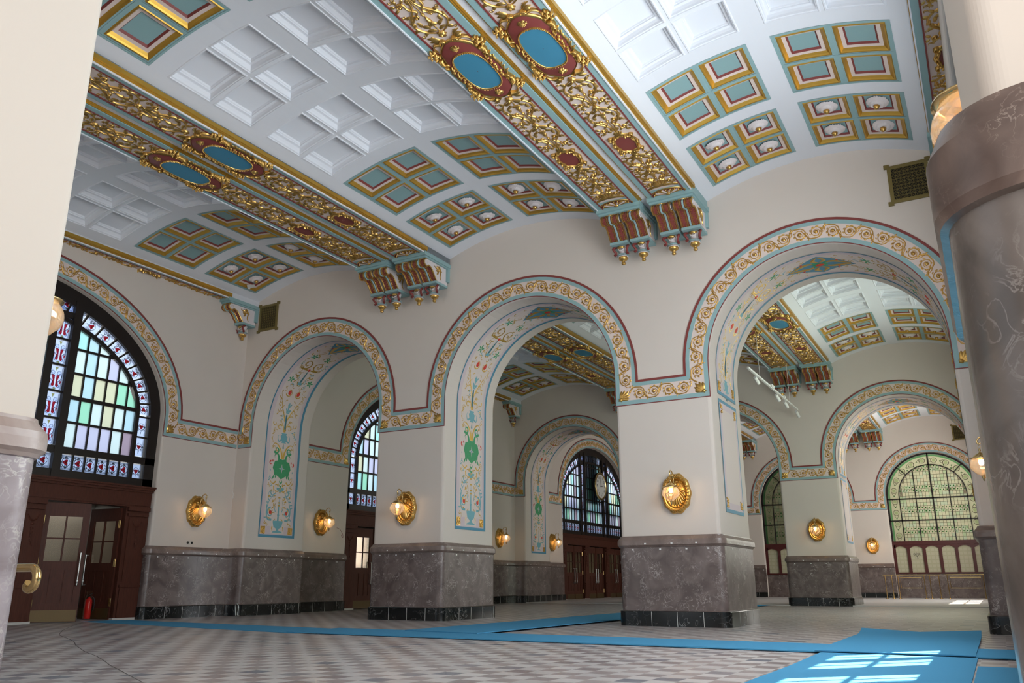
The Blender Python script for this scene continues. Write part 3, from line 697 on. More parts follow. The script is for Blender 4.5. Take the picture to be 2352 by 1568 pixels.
def make_bay(b):
    bx = [b[0] + .27, (b[0] + b[1]) / 2 - .19, (b[0] + b[1]) / 2 + .19, b[1] - .27]
    m = MB(); xs = [b[0], bx[0], bx[1], bx[2], bx[3], b[1]]; ys = [-13.5]
    for y0, y1 in BY[::-1]: ys += [y0, y1]
    ys.append(0)
    def patch(x0, x1, y0, y1):
        n = max(2, int((x1 - x0) / .22)); m.grid([[(x0 + (x1 - x0) * i / n, y, vz(x0 + (x1 - x0) * i / n, b)) for i in range(n + 1)] for y in (y0, y1)])
    for i in range(5):
        for j in range(len(ys) - 1):
            if i in (1, 3) and j % 2 == 1: continue
            patch(xs[i], xs[i + 1], ys[j], ys[j + 1])
    m.box(b[0] - .02, b[0], -13.5, 0, 8.5, VS + .02); m.box(b[1], b[1] + .02, -13.5, 0, 8.5, VS + .02)
    root = m.build('ceiling', WHITE, smooth=False); tag(root, kind='structure')
    for j, (y0, y1) in enumerate(BY):
        for i in (0, 2):
            x0, x1 = bx[i], bx[i + 1]; c = MB(); white = j in (2, 3)
            B_ = .04 if not white else .0; G = .05 if not white else .05
            cw = (x1 - x0 - 2 * B_ - G) / 2; ch = (y1 - y0 - 2 * B_ - G) / 2
            if True:  # border frame and cross
                def bar(xa, xb, ya, yb):
                    n = max(1, int((xb - xa) / .2)); c.grid([[(xa + (xb - xa) * k / n, y, vz(xa + (xb - xa) * k / n, b) - (.004 if not white else 0)) for k in range(n + 1)] for y in (ya, yb)], 0)
                if B_: bar(x0, x1, y0, y0 + B_); bar(x0, x1, y1 - B_, y1); bar(x0, x0 + B_, y0 + B_, y1 - B_); bar(x1 - B_, x1, y0 + B_, y1 - B_)
                bar(x0 + B_ + cw, x0 + B_ + cw + G, y0 + B_, y1 - B_); bar(x0 + B_, x0 + B_ + cw, y0 + B_ + ch, y0 + B_ + ch + G); bar(x0 + B_ + cw + G, x1 - B_, y0 + B_ + ch, y0 + B_ + ch + G)
            cs = []
            for xa in (x0 + B_, x0 + B_ + cw + G):
                for ya in (y0 + B_, y0 + B_ + ch + G):
                    coffer_ring(c, xa, xa + cw, ya, ya + ch, b, PWH if white else PC); cs.append((xa + cw / 2, ya + ch / 2))
            o = c.build('coffer_block', [WHITE] if white else [TEAL, GOLDM, PINK, RED, TEALP], root)
            if not white: o['label'] = 'gilded teal and pink coffers' + (' with white rosettes' if j in (0, 5) else '')
            if j in (0, 5):
                for cx, cy in cs:
                    ro = link_mesh('rosette', ROS, o, (cx, cy, vz(cx, b) + .085)); ro.scale = (1.3, 1.3, 1.15); ro.rotation_euler = (0, math.atan(2 * RISE * (cx - (b[0] + b[1]) / 2) / ((b[1] - b[0]) / 2) ** 2), random.random())
    return root
bays = [make_bay(b) for b in BAYS]
for k in (1, 2):
    for b in bays:
        c = tree(b); c.location = (0, 15.8 * k, 0)
# plaster strips between paired beams
for k in range(3):
    for x0, x1 in ((5.87, 6.10), (12.54, 12.75)):
        m = MB(); m.box(x0, x1, -13.5 + 15.8 * k, 15.8 * k, 8.575, 8.8); tag(m.build('ceiling', WHITE), kind='structure')

# ------------------------------------------------------------------ beams
def arabesque(m, f, s0, s1, hw, mi=0):
    n = max(1, round((s1 - s0) / .95)); ln = (s1 - s0) / n
    for i in range(n):
        s = s0 + i * ln
        blob(m, s + .04, 0, .07, .065, .05, f, mi, n=14, lobes=7); blob(m, s + .04, 0, .03, .03, .07, f, mi, n=8)
        blob(m, s + ln * .30, 0, .05, .07, .03, f, mi, n=12, lobes=3); blob(m, s + ln * .40, 0, .075, .035, .04, f, mi, n=12, lobes=3)
        blob(m, s + ln * .55, 0, .04, .025, .04, f, mi); stroke(m, [(s + .05, 0), (s + ln, 0)], .008, .018, f, mi, 0, nsec=3)
        for q in (1, -1):
            P = lambda u, t: (s + ln * u, hw * t * q)
            # outer lyre stem, meeting again at the far node
            stroke(m, smoothpts([P(.06, .05), P(.16, .55), P(.32, .84), (P(.5, .72)), P(.66, .34), P(.8, .12), P(.98, .05)], 4), .020, .032, f, mi, 2)
            # inner volute
            c = P(.52, .40); r = hw * .23
            sp = [(c[0] + x, c[1] + y * q) for x, y in spiral((0, 0), r, r * .2, PI, 1.35, -1, 14)]
            stroke(m, smoothpts([P(.70, .30), P(.62, .15)] + [sp[2]], 3) + sp[3:], .018, .034, f, mi, 1); blob(m, c[0], c[1], .022, .022, .04, f, mi, n=8)
            # outer volutes either side of the node
            c = P(.84, .62); r = hw * .24
            sp = [(c[0] + x, c[1] + y * q) for x, y in spiral((0, 0), r, r * .2, PI * 1.3, 1.4, 1, 14)]
            stroke(m, smoothpts([P(.70, .28), P(.74, .4)] + sp[:1], 3) + sp[1:], .020, .036, f, mi, 1); blob(m, c[0], c[1], .026, .026, .042, f, mi, n=8, lobes=4)
            for a in (-.6, .4, 1.4, 2.4): leaf(m, c[0] + r * math.cos(a), c[1] + r * math.sin(a) * q, (a - .9) * q, .085, .022, .03, f, mi, .35 * q)
            for u, t, a, l in ((.16, .5, 1.6, .10), (.24, .74, 1.0, .12), (.34, .84, -.5, .12), (.44, .78, -.9, .13), (.3, .6, -.7, .12), (.12, .1, .5, .14), (.93, .1, 2.4, .12), (.56, .6, .9, .09), (.22, .25, .2, .12)):
                x = P(u, t); leaf(m, x[0], x[1], a * q, l, .026, .034, f, mi, .35 * q)
            for u, t in ((.02, .62), (.10, .86), (.62, .88), (.98, .84)):
                x = P(u, t); stroke(m, spiral(x, .034, .008, 1.0 * q, 1.1, q, 8), .008, .02, f, mi, 1, nsec=3)
def big_cartouche(m, f, s0):
    sq = lambda v, e: math.copysign(abs(v) ** e, v)
    pl = [(s0 + .78 * sq(math.cos(a), .85) * (1 + .05 * math.cos(6 * a)), .36 * sq(math.sin(a), .7) * (1 + .07 * math.cos(6 * a + PI))) for a in [2 * PI * k / 48 for k in range(48)]]
    m.grid([[f(x, y, 0) for x, y in pl], [f(x, y, .035) for x, y in pl], [f(s0 + (x - s0) * .96, y * .94, .05) for x, y in pl], [f(s0 + (x - s0) * .01, y * .01, .05) for x, y in pl]], 1, True)
    ov = [(s0 + .50 * sq(math.cos(a), .75), .265 * sq(math.sin(a), .75)) for a in [2 * PI * k / 40 for k in range(40)]]
    m.grid([[f(x, y, .056) for x, y in ov], [f(s0 + (x - s0) * .02, y * .02, .06) for x, y in ov]], 2, True)
    stroke(m, ov, .018, .075, f, 0, 0, closed=True)
    for i in range(0, 72): a = 2 * PI * i / 72; blob(m, s0 + .505 * sq(math.cos(a), .75), .27 * sq(math.sin(a), .75), .016, .011, .088, f, 0, rot=a + .8, n=6)
    stroke(m, pl, .014, .058, f, 0, 0, closed=True, nsec=3)
    def flower(x, y, r, h):
        h = .046 + r * .45
        blob(m, x, y, r, r, h, f, 0, n=20, lobes=5, amp=.25); blob(m, x, y, r * .62, r * .62, h * 1.25, f, 0, rot=.6, n=16, lobes=5, amp=.22); blob(m, x, y, r * .25, r * .25, h * 1.45, f, 0, n=8)
    for q in (1, -1):
        flower(s0 + .645 * q, 0, .075, .09); flower(s0 + .60 * q, 0, .04, .12)
        for k in range(7): a = (k - 3) * .45 + (0 if q > 0 else PI); leaf(m, s0 + .645 * q, 0, a, .10, .014, .075, f, 0, 0)
        for p in (1, -1):
            for i, (dx, dy, r) in enumerate(((.0, .0, .05), (.07, .035, .036), (-.07, .04, .034), (.02, .075, .034), (.09, -.03, .028), (-.04, -.05, .028), (.12, .02, .02), (-.11, 0, .022), (.05, .1, .02), (-.04, .1, .02))):
                flower(s0 + (.60 + dx) * q, (.37 + dy) * p, r, .075 + .02 * (i % 3))
            stroke(m, smoothpts([(s0 + .80 * q, .14 * p), (s0 + .82 * q, .24 * p), (s0 + .74 * q, .31 * p), (s0 + .64 * q, .30 * p)], 4), .026, .075, f, 0, 1)
            stroke(m, spiral((s0 + .815 * q, .10 * p), .055, .012, PI / 2 * p, 1.2, -p * q, 12), .018, .075, f, 0, 1)
            # fluted horn
            for k in range(9):
                u = k / 8; blob(m, s0 + (.50 - .17 * u) * q, (.355 + .02 * math.sin(u * 3)) * p, .016, .055 - .030 * u, .095 - .02 * u, f, 0, n=8)
            stroke(m, spiral((s0 + .33 * q, .335 * p), .052, .01, 0, 1.5, p, 16), .019, .105, f, 0, 1); blob(m, s0 + .33 * q, .335 * p, .018, .018, .115, f, 0, n=8)
            for u in (.03, .09, .15, .21, .26): blob(m, s0 + u * q, (.315 + .015 * math.cos(u * 40)) * p, .034, .026, .085, f, 0, rot=.5 * q * p, n=12, lobes=3, amp=.3)
            for u, a in ((.05, 1.2), (.14, 1.4), (.22, 1.0), (.28, 1.7), (.45, 1.3)): leaf(m, s0 + u * q, .33 * p, (a if q > 0 else PI - a) * p, .10, .018, .06, f, 0, .3)
            for a, l in ((.15, .2), (.6, .16), (1.0, .12)): leaf(m, s0 + .84 * q, .12 * p, (a if q > 0 else PI - a) * p, l, .022, .04, f, 0, .35 * p * q)
def small_cartouche(m, f, s0):
    sq = lambda v, e: math.copysign(abs(v) ** e, v)
    pl = [(s0 + .27 * sq(math.cos(a), .7) * (1 + .06 * math.cos(8 * a)), .165 * sq(math.sin(a), .7) * (1 + .06 * math.cos(8 * a))) for a in [2 * PI * k / 32 for k in range(32)]]
    m.grid([[f(x, y, .02) for x, y in pl], [f(s0 + (x - s0) * .02, y * .02, .024) for x, y in pl]], 1, True)
    stroke(m, [(s0 + (x - s0) * 1.06, y * 1.08) for x, y in pl], .022, .05, f, 0, 0, closed=True)
    stroke(m, [(s0 + (x - s0) * 1.22, y * 1.3) for x, y in pl], .018, .045, f, 0, 0, closed=True, nsec=3)
    for k in range(26): a = 2 * PI * k / 26 + .1; blob(m, s0 + .31 * sq(math.cos(a), .7), .20 * sq(math.sin(a), .7), .032, .022, .05 + .02 * (k % 3), f, 0, rot=a + 1.2, n=10, lobes=3, amp=.3)
    for q in (1, -1):
        for p in (1, -1): stroke(m, spiral((s0 + .27 * q, .19 * p), .05, .01, 0, 1.3, p, 12), .017, .075, f, 0, 1)
        blob(m, s0, .225 * q, .05, .03, .07, f, 0, n=12, lobes=5)
        for a in (-.9, -.45, 0, .45, .9): leaf(m, s0 + .34 * q, 0, a + (PI if q < 0 else 0), .13 - abs(a) * .03, .022, .045, f, 0, 0); 
def shell(m, f, s0, q):
    fl = [(s0, -.36)] + [(s0 - q * .24 * math.sin(PI * k / 16), -.36 * math.cos(PI * k / 16)) for k in range(17)] + [(s0, .36)]
    m.grid([[f(x, y, .006) for x, y in fl], [f(s0, 0, .006) for _ in fl]], 1)
    stroke(m, fl[1:-1], .012, .03, f, 0, 0, nsec=3)
    for k in range(1, 10):
        a = PI * k / 10; stroke(m, [(s0 - q * .03, -.03 * math.cos(a)), (s0 - q * .19 * math.sin(a), -.29 * math.cos(a))], .024, .035, f, 0 if k % 2 else 2, 0, nsec=3)
        blob(m, s0 - q * .195 * math.sin(a), -.30 * math.cos(a), .018, .018, .045, f, 0, n=6)
    blob(m, s0 - q * .03, 0, .035, .06, .06, f, 0)
def make_beam_meshes():
    w2 = .47; out = {}
    m = MB(); m.box(-w2, w2, -13.5, 0, ZCAP, 8.78, 0)
    fz = lambda x, y, h: (x, y, ZCAP - h)
    def bars(x0, x1, h, mi, mb):
        mb.box(x0, x1, -12.45, -1.05, ZCAP - h, ZCAP, mi)
    for q in (1, -1):
        a, b = sorted((q * .32, q * .345)); bars(a, b, .022, 1, m); a, b = sorted((q * .345, q * .46)); bars(a, b, .012, 0, m)
    bars(-.32, .32, .004, 2, m); m.box(-.345, .345, -1.42, -1.05, ZCAP - .007, ZCAP - .002, 0); m.box(-.345, .345, -12.45, -12.08, ZCAP - .007, ZCAP - .002, 0)
    out['body'] = m.mesh('ceiling_beam', [TEAL, RED, PINK])
    m = MB()
    for q in (1, -1):
        for x0, x1, z0, z1 in (((.47, .49, 8.53, 8.60), (.49, .515, 8.54, 8.62), (.515, .53, 8.56, 8.64)) if q > 0 else ((.47, .48, 8.53, 8.6),)):
            a, b = sorted((q * x0, q * x1)); m.box(a, b, -12.45, -1.05, z0, z1)
    out['moulding'] = m.mesh('side_moulding', [GOLDM])
    f = lambda s, t, h: (t, -6.75 + s, ZCAP - .004 - h)
    for nm, fn in (('cartouche', lambda mm: big_cartouche(mm, f, 0)), ('small1', lambda mm: small_cartouche(mm, f, 3.27)), ('small2', lambda mm: small_cartouche(mm, f, -3.27)),
                   ('shell1', lambda mm: shell(mm, f, 5.60, 1)), ('shell2', lambda mm: shell(mm, f, -5.60, -1))):
        m = MB(); fn(m); out[nm] = m.mesh(nm, [GOLD, RED, BLUE if nm == 'cartouche' else PINK], True)
    m = MB()
    for q in (1, -1):
        F = lambda s, t, h, q=q: f(s * q, t, h)
        arabesque(m, F, .95, 2.85, .31); arabesque(m, F, 3.72, 5.15, .31)
        for a in (-.9, -.45, 0, .45, .9): leaf(m, 5.18, 0, PI + a, .22, .04, .05, F, 0, 0)
        stroke(m, [(5.26, -.31), (5.20, -.2), (5.17, 0), (5.20, .2), (5.26, .31)], .024, .04, F, 0, 0, nsec=3)
    out['relief'] = m.mesh('gilded_arabesque', [GOLD], True)
    return out
BM = make_beam_meshes()
def make_beam(xc, dy, label):
    o = bpy.data.objects.new('ceiling_beam', BM['body']); COL.objects.link(o); o.location = (xc, dy, 0); tag(o, label, 'beam')
    link_mesh('side_moulding', BM['moulding'], o); link_mesh('gilded_arabesque', BM['relief'], o)
    c = link_mesh('oval_cartouche', BM['cartouche'], o); c['label'] = 'gilded cartouche with a sky blue oval'
    for n in ('small1', 'small2'): link_mesh('small_cartouche', BM[n], o)['label'] = 'small gilded cartouche with a dark red centre'
    for n in ('shell1', 'shell2'): link_mesh('scallop_shell', BM[n], o)
BX = [(a + b) / 2 for a, b in BEAMS]
HN = ['near hall', 'second hall', 'third hall']
BN = ['half hidden in the left end wall', 'left beam of the left pair', 'right beam of the left pair', 'left beam of the right pair', 'right beam of the right pair', 'against the right end wall']
for k in range(3):
    for i, x in enumerate(BX): make_beam(x, 15.8 * k, 'gilded ceiling beam with cartouches, %s, %s' % (BN[i], HN[k]))


def corbel_meshes():
    m = MB(); m.box(-.50, .50, -1.12, 0, 8.44, ZCAP + .01, 0); m.box(-.47, .47, -1.06, 0, 8.40, 8.44, 0)
    m.box(-.48, .48, -.10, 0, 8.06, 8.44, 0); cap = m.mesh('cap_slab', [TEAL])
    prof = [(-.30, 8.41), (-.94, 8.41), (-1.0, 8.39), (-1.04, 8.33), (-1.03, 8.26), (-.97, 8.215), (-.90, 8.22), (-.86, 8.26), (-.78, 8.25), (-.70, 8.20), (-.63, 8.12), (-.57, 8.04), (-.52, 7.99), (-.50, 7.965), (-.05, 7.965), (-.05, 8.41)]
    m = MB(); m.prism(prof, -.19, .19, lambda y, z, d: (d, y, z), 1, 0)
    cur = [Vector((0, y, z)) for y, z in prof[1:14]]
    def off(x, d):
        out = []
        for i, p in enumerate(cur):
            a = cur[max(i - 1, 0)]; b = cur[min(i + 1, len(cur) - 1)]; t = (b - a).normalized(); n = Vector((0, t.z, -t.y)); n = n if n.y < .2 or n.z < 0 else -n
            out.append(p + Vector((x, n.y * d, n.z * d)))
        return out
    for x in (-.19, .19): m.tube(off(x, 0), .018, 6, 2)
    m.tube(off(0, 0), .022, 6, 3)
    for x in (-.05, .05): m.tube(off(x, .0), .014, 6, 2)
    for x in (-.085, .085, -.15, .15):
        C = off(x, .004)
        for i in range(len(C) - 1):
            for u in (.0, .5):
                p = C[i].lerp(C[i + 1], u); m.lathe([(0, -.014), (.012, -.006), (.012, .006), (0, .014)], p, 6, 2)
    for x in (-.195, .195):                          # gold spray on the pale side faces
        sg = 1 if x > 0 else -1; f = lambda s, t, h, x=x, sg=sg: (x + sg * h, -s, t)
        stroke(m, spiral((.93, 8.31), .075, .01, 0, 1.6, -1), .014, .015, f, 1, 1)
        stroke(m, smoothpts([(.62, 8.33), (.50, 8.28), (.42, 8.36), (.34, 8.25), (.36, 8.1), (.3, 8.02)], 4), .02, .02, f, 2, 2)
        for a, l in ((.4, .14), (1.6, .12), (2.6, .14), (-1.4, .14), (-.6, .12)): leaf(m, .42, 8.25, a, l, .022, .02, f, 2)
    m.tube([(-.2, -.93, 8.415), (-.1, -.97, 8.405), (0, -1.0, 8.40), (.1, -.97, 8.405), (.2, -.93, 8.415)], .026, 8, 2)
    m.box(-.205, .205, -.54, -.04, 7.91, 7.968, 3)
    con = m.mesh('scroll_console', [RED, ROSE, GOLD, TEAL])
    m = MB(); c = (0, -.30, 0)
    m.lathe([(.0, 7.91), (.12, 7.91), (.10, 7.86), (.075, 7.80), (.07, 7.74), (.10, 7.735), (.125, 7.72), (.13, 7.70), (.12, 7.68), (.09, 7.67)], c, 16, 1)
    m.lathe([(.075, 7.74), (.125, 7.732), (.135, 7.71), (.12, 7.68), (.08, 7.67)], c, 16, 3)
    m.lathe([(.10, 7.675), (.105, 7.65), (.08, 7.61), (.05, 7.59), (.03, 7.575), (.042, 7.555), (.047, 7.53), (.035, 7.505), (0, 7.495)], c, 14, 2, .06)
    m.lathe([(.02, 7.90), (.085, 7.89), (.09, 7.86), (.05, 7.84)], (0, -.38, 0), 12, 2, .12)
    m.tube([(-.07, -.40, 7.86), (-.04, -.43, 7.80), (0, -.44, 7.785), (.04, -.43, 7.80), (.07, -.40, 7.86)], .013, 6, 1)
    for x in (-1, 1):
        pts = [(x * .13, -.36, 7.905), (x * .17, -.42, 7.88), (x * .17, -.46, 7.84), (x * .15, -.45, 7.80), (x * .13, -.40, 7.77), (x * .13, -.38, 7.73), (x * .15, -.40, 7.71), (x * .15, -.42, 7.72)]
        m.tube([Vector(p) for p in pts], .028, 8, 0)
    pen = m.mesh('pendant', [RED, ROSE, GOLD, TEAL], True)
    return cap, con, pen
CM = corbel_meshes()
def corbel(xc, y, label):
    o = empty('scroll_corbel', (xc, y, 0)); tag(o, label, 'corbel')
    link_mesh('cap_slab', CM[0], o)
    for x in (-.235, .235): c = link_mesh('scroll_console', CM[1], o, (x, 0, 0)); p = link_mesh('pendant', CM[2], o, (x, 0, 0))
CN = ['in the left corner', 'left of the left pair', 'right of the left pair', 'left of the right pair', 'right of the right pair', 'in the right corner']
WN = ['middle arcade wall', 'far arcade wall', 'back wall']
for k in range(3):
    for i, x in enumerate(BX): corbel(x, HALLS[k], 'red and gold scroll corbel, %s, %s' % (CN[i], WN[k]))

# ------------------------------------------------------------------ wall sconces
def sconce_meshes():
    f = lambda s, t, h: (s, -h, t)
    m = MB(); n = 80; rows = []
    for rr, hh in ((1.0, 0), (1.02, .03), (.97, .07), (.86, .085), (.76, .075), (.72, .05), (.70, .03), (.5, .03), (.02, .035)):
        rows.append([f(.28 * rr * math.cos(2 * PI * k / n) * (1 + (.03 * math.cos(10 * PI * 2 * k / n) if rr > .8 else 0)), .37 * rr * math.sin(2 * PI * k / n) * (1 + (.03 * math.cos(10 * PI * 2 * k / n) if rr > .8 else 0)), hh) for k in range(n)])
    m.grid(rows, 0, True)
    for k in range(34):
        a = 2 * PI * k / 34; blob(m, .245 * math.cos(a), .325 * math.sin(a), .036, .026, .115, f, 0, rot=a + .6, n=8, lobes=3)
    for k in range(54): a = 2 * PI * k / 54; blob(m, .198 * math.cos(a), .262 * math.sin(a), .011, .011, .085, f, 0, n=6)
    plate = m.mesh('backplate', [GOLD], True)
    m = MB()
    for k in range(11):
        a = -PI / 2 + (k - 5) * .30; e = (.175 * math.cos(a), .02 + .245 * math.sin(a)); s0 = (.02 * math.cos(a), .10 + .02 * math.sin(a))
        pts = [(s0[0] + (e[0] - s0[0]) * u, s0[1] + (e[1] - s0[1]) * u) for u in (0, .3, .6, .85, 1)]
        rows = []
        for i, p in enumerate(pts):
            w_ = (.006, .014, .021, .026, .018)[i]; d = Vector((-math.sin(a), math.cos(a))); hh = (.09, .08, .07, .065, .05)[i]
            rows.append([f(p[0] + d.x * w_ * c, p[1] + d.y * w_ * c, hh * e2) for c, e2 in ((-1, .6), (-.5, .92), (0, 1), (.5, .92), (1, .6))])
        m.grid(rows)
    blob(m, 0, .16, .05, .07, .11, f, 0, lobes=5); blob(m, 0, .21, .07, .03, .09, f, 0, lobes=3)
    sh = m.mesh('shell_flutes', [GOLD], True)
    m = MB()
    m.tube(smooth3([(0, -.06, .14), (0, -.14, .17), (0, -.17, .30), (0, -.22, .38), (0, -.30, .40), (0, -.35, .35), (0, -.34, .30), (0, -.31, .31)]), .011, 8)
    m.tube(smooth3([(0, -.13, .2), (0, -.2, .26), (0, -.22, .32), (0, -.19, .33)]), .007, 6)
    for z in (.29, .25): m.tube([(.018 * math.cos(a), -.335, z + .022 * math.sin(a)) if z == .29 else (0, -.335 + .018 * math.cos(a), z + .022 * math.sin(a)) for a in [2 * PI * k / 12 for k in range(13)]], .004, 5, cap=False)
    arm = m.mesh('curved_arm', [BRASS], True); m = MB()
    m.lathe([(.0, .225), (.015, .22), (.02, .2), (.008, .19), (.02, .17), (.05, .155), (.09, .125), (.115, .095)], (0, -.335, 0), 20)
    m.lathe([(.085, .10), (.148, .095), (.150, .085), (.12, .08)], (0, -.335, 0), 28)
    lc = m.mesh('lantern_cap', [BRASS], True)
    m = MB(); m.lathe([(.120, .085), (.132, .06), (.150, .03), (.160, -.01), (.158, -.05), (.138, -.085), (.110, -.11), (.095, -.13), (.06, -.155), (.02, -.17)], (0, -.335, 0), 56, 0, .014)
    gl = m.mesh('glass_globe', [LGLASS], True)
    m = MB(); m.lathe([(0, .05), (.026, .045), (.036, .02), (.034, -.01), (.018, -.035), (0, -.04)], (0, -.335, .02), 12)
    bu = m.mesh('bulb', [BULB], True)
    m = MB(); m.lathe([(.03, -.165), (.02, -.18), (.028, -.20), (.012, -.215), (.016, -.235), (0, -.25)], (0, -.335, 0), 12); fi = m.mesh('finial', [BRASS], True)
    return plate, sh, arm, lc, gl, fi, bu
def smooth3(pts, n=5):
    out = []
    for i in range(len(pts) - 1):
        p = [Vector(pts[max(0, min(len(pts) - 1, j))]) for j in (i - 1, i, i + 1, i + 2)]
        for k in range(n):
            u = k / n; out.append(.5 * (2 * p[1] + (p[2] - p[0]) * u + (2 * p[0] - 5 * p[1] + 4 * p[2] - p[3]) * u * u + (3 * p[1] - p[0] - 3 * p[2] + p[3]) * u ** 3))
    out.append(Vector(pts[-1])); return out
SM = sconce_meshes()
def sconce(x, y, z, rz, label, e=9, swing=0):
    o = empty('wall_sconce', (x, y, z), rz); tag(o, label, 'wall lamp')
    for n, me in zip(('backplate', 'shell_flutes', 'curved_arm', 'lantern_cap', 'glass_globe', 'finial', 'bulb'), SM):
        c = link_mesh(n, me, o)
        c.scale = (1.07, 1.07, 1.07)
        if n not in ('backplate', 'shell_flutes') and swing: c.rotation_euler = (0, 0, swing)
    ld = bpy.data.lights.new('lamp_glow', 'POINT'); ld.energy = e; ld.color = (1, .62, .30); ld.shadow_soft_size = .03
    lo = bpy.data.objects.new('lamp_glow', ld); COL.objects.link(lo); lo.parent = o; lo.location = (0, -.37, .03)
H = PI / 2
sconce(5.93, 0, 2.53, 0, 'gilded shell wall lamp on the second pier, between the left and centre arches')
sconce(12.64, 0, 2.53, 0, 'gilded shell wall lamp on the large pier between the centre and right arches')
sconce(0, -1.2, 2.63, H, 'gilded shell wall lamp beside the open wooden door, left end wall')
sconce(0, 3.55, 2.62, H, 'gilded shell wall lamp seen through the left arch')
sconce(0, 14.45, 2.62, H, 'gilded shell wall lamp in profile just right of the second pier')
sconce(0, 19.35, 2.62, H, 'gilded shell wall lamp in profile left of the clock window')
sconce(12.55, 15.8, 2.62, 0, 'gilded shell wall lamp on the far arcade pier, seen through the right arch')
sconce(12.55, 31.6, 2.62, 0, 'smallest gilded shell wall lamp, left of the green ticket window')
sconce(12.56, -13.5, 2.60, PI, 'clear glass wall lamp half hidden behind the nearest left pier', 3)
sconce(L, -12.42, 2.60, -H, 'ribbed glass wall lamp peeping round the nearest right pier', 2, 1.0)
sconce(L, -1.2, 2.60, -H, 'small glass wall lamp by the right end wall, beside the nearest right pier', 3)

# ------------------------------------------------------------------ bronze ventilation grilles
def grille(x, y, z, label):
    o = empty('ventilation_grille', (x, y, z)); tag(o, label, 'vent'); w_, h_ = .36, .39
    m = MB()
    for q in (1, -1):
        a, b = sorted((q * (w_ - .07), q * w_)); m.box(a, b, -.03, 0, -h_, h_); a, b = sorted((q * (h_ - .07), q * h_)); m.box(-w_ + .07, w_ - .07, -.03, 0, a, b)
        for p in (1, -1): m.box(q * w_ - .05, q * w_ + .05, -.035, 0, p * h_ - .04, p * h_ + .04)
    m.build('frame', BRONZE, o)
    m = MB(); m.box(-w_ + .07, w_ - .07, -.004, 0, -h_ + .07, h_ - .07); m.build('dark_backing', DARK, o)
    m = MB(); iw, ih = w_ - .07, h_ - .07
    for i in range(1, 8): x_ = -iw + 2 * iw * i / 8; m.box(x_ - .004, x_ + .004, -.02, -.012, -ih, ih)
    for i in range(1, 9): z_ = -ih + 2 * ih * i / 9; m.box(-iw, iw, -.02, -.012, z_ - .004, z_ + .004)
    for i in range(8):
        for j in range(9):
            x0, z0 = -iw + 2 * iw * i / 8, -ih + 2 * ih * j / 9; dx, dz = iw / 4, 2 * ih / 9
            m.tube([(x0, -.015, z0), (x0 + dx, -.015, z0 + dz)], .0035, 4, cap=False); m.tube([(x0 + dx, -.015, z0), (x0, -.015, z0 + dz)], .0035, 4, cap=False)
    m.build('lattice', BRONZE, o)
grille(.80, 0, 8.16, 'bronze ventilation grille high in the left corner of the middle arcade wall')
grille(17.60, 0, 8.17, 'large bronze ventilation grille high above the right arch')
grille(17.35, 31.6, 8.17, 'small bronze ventilation grille high on the distant back wall')

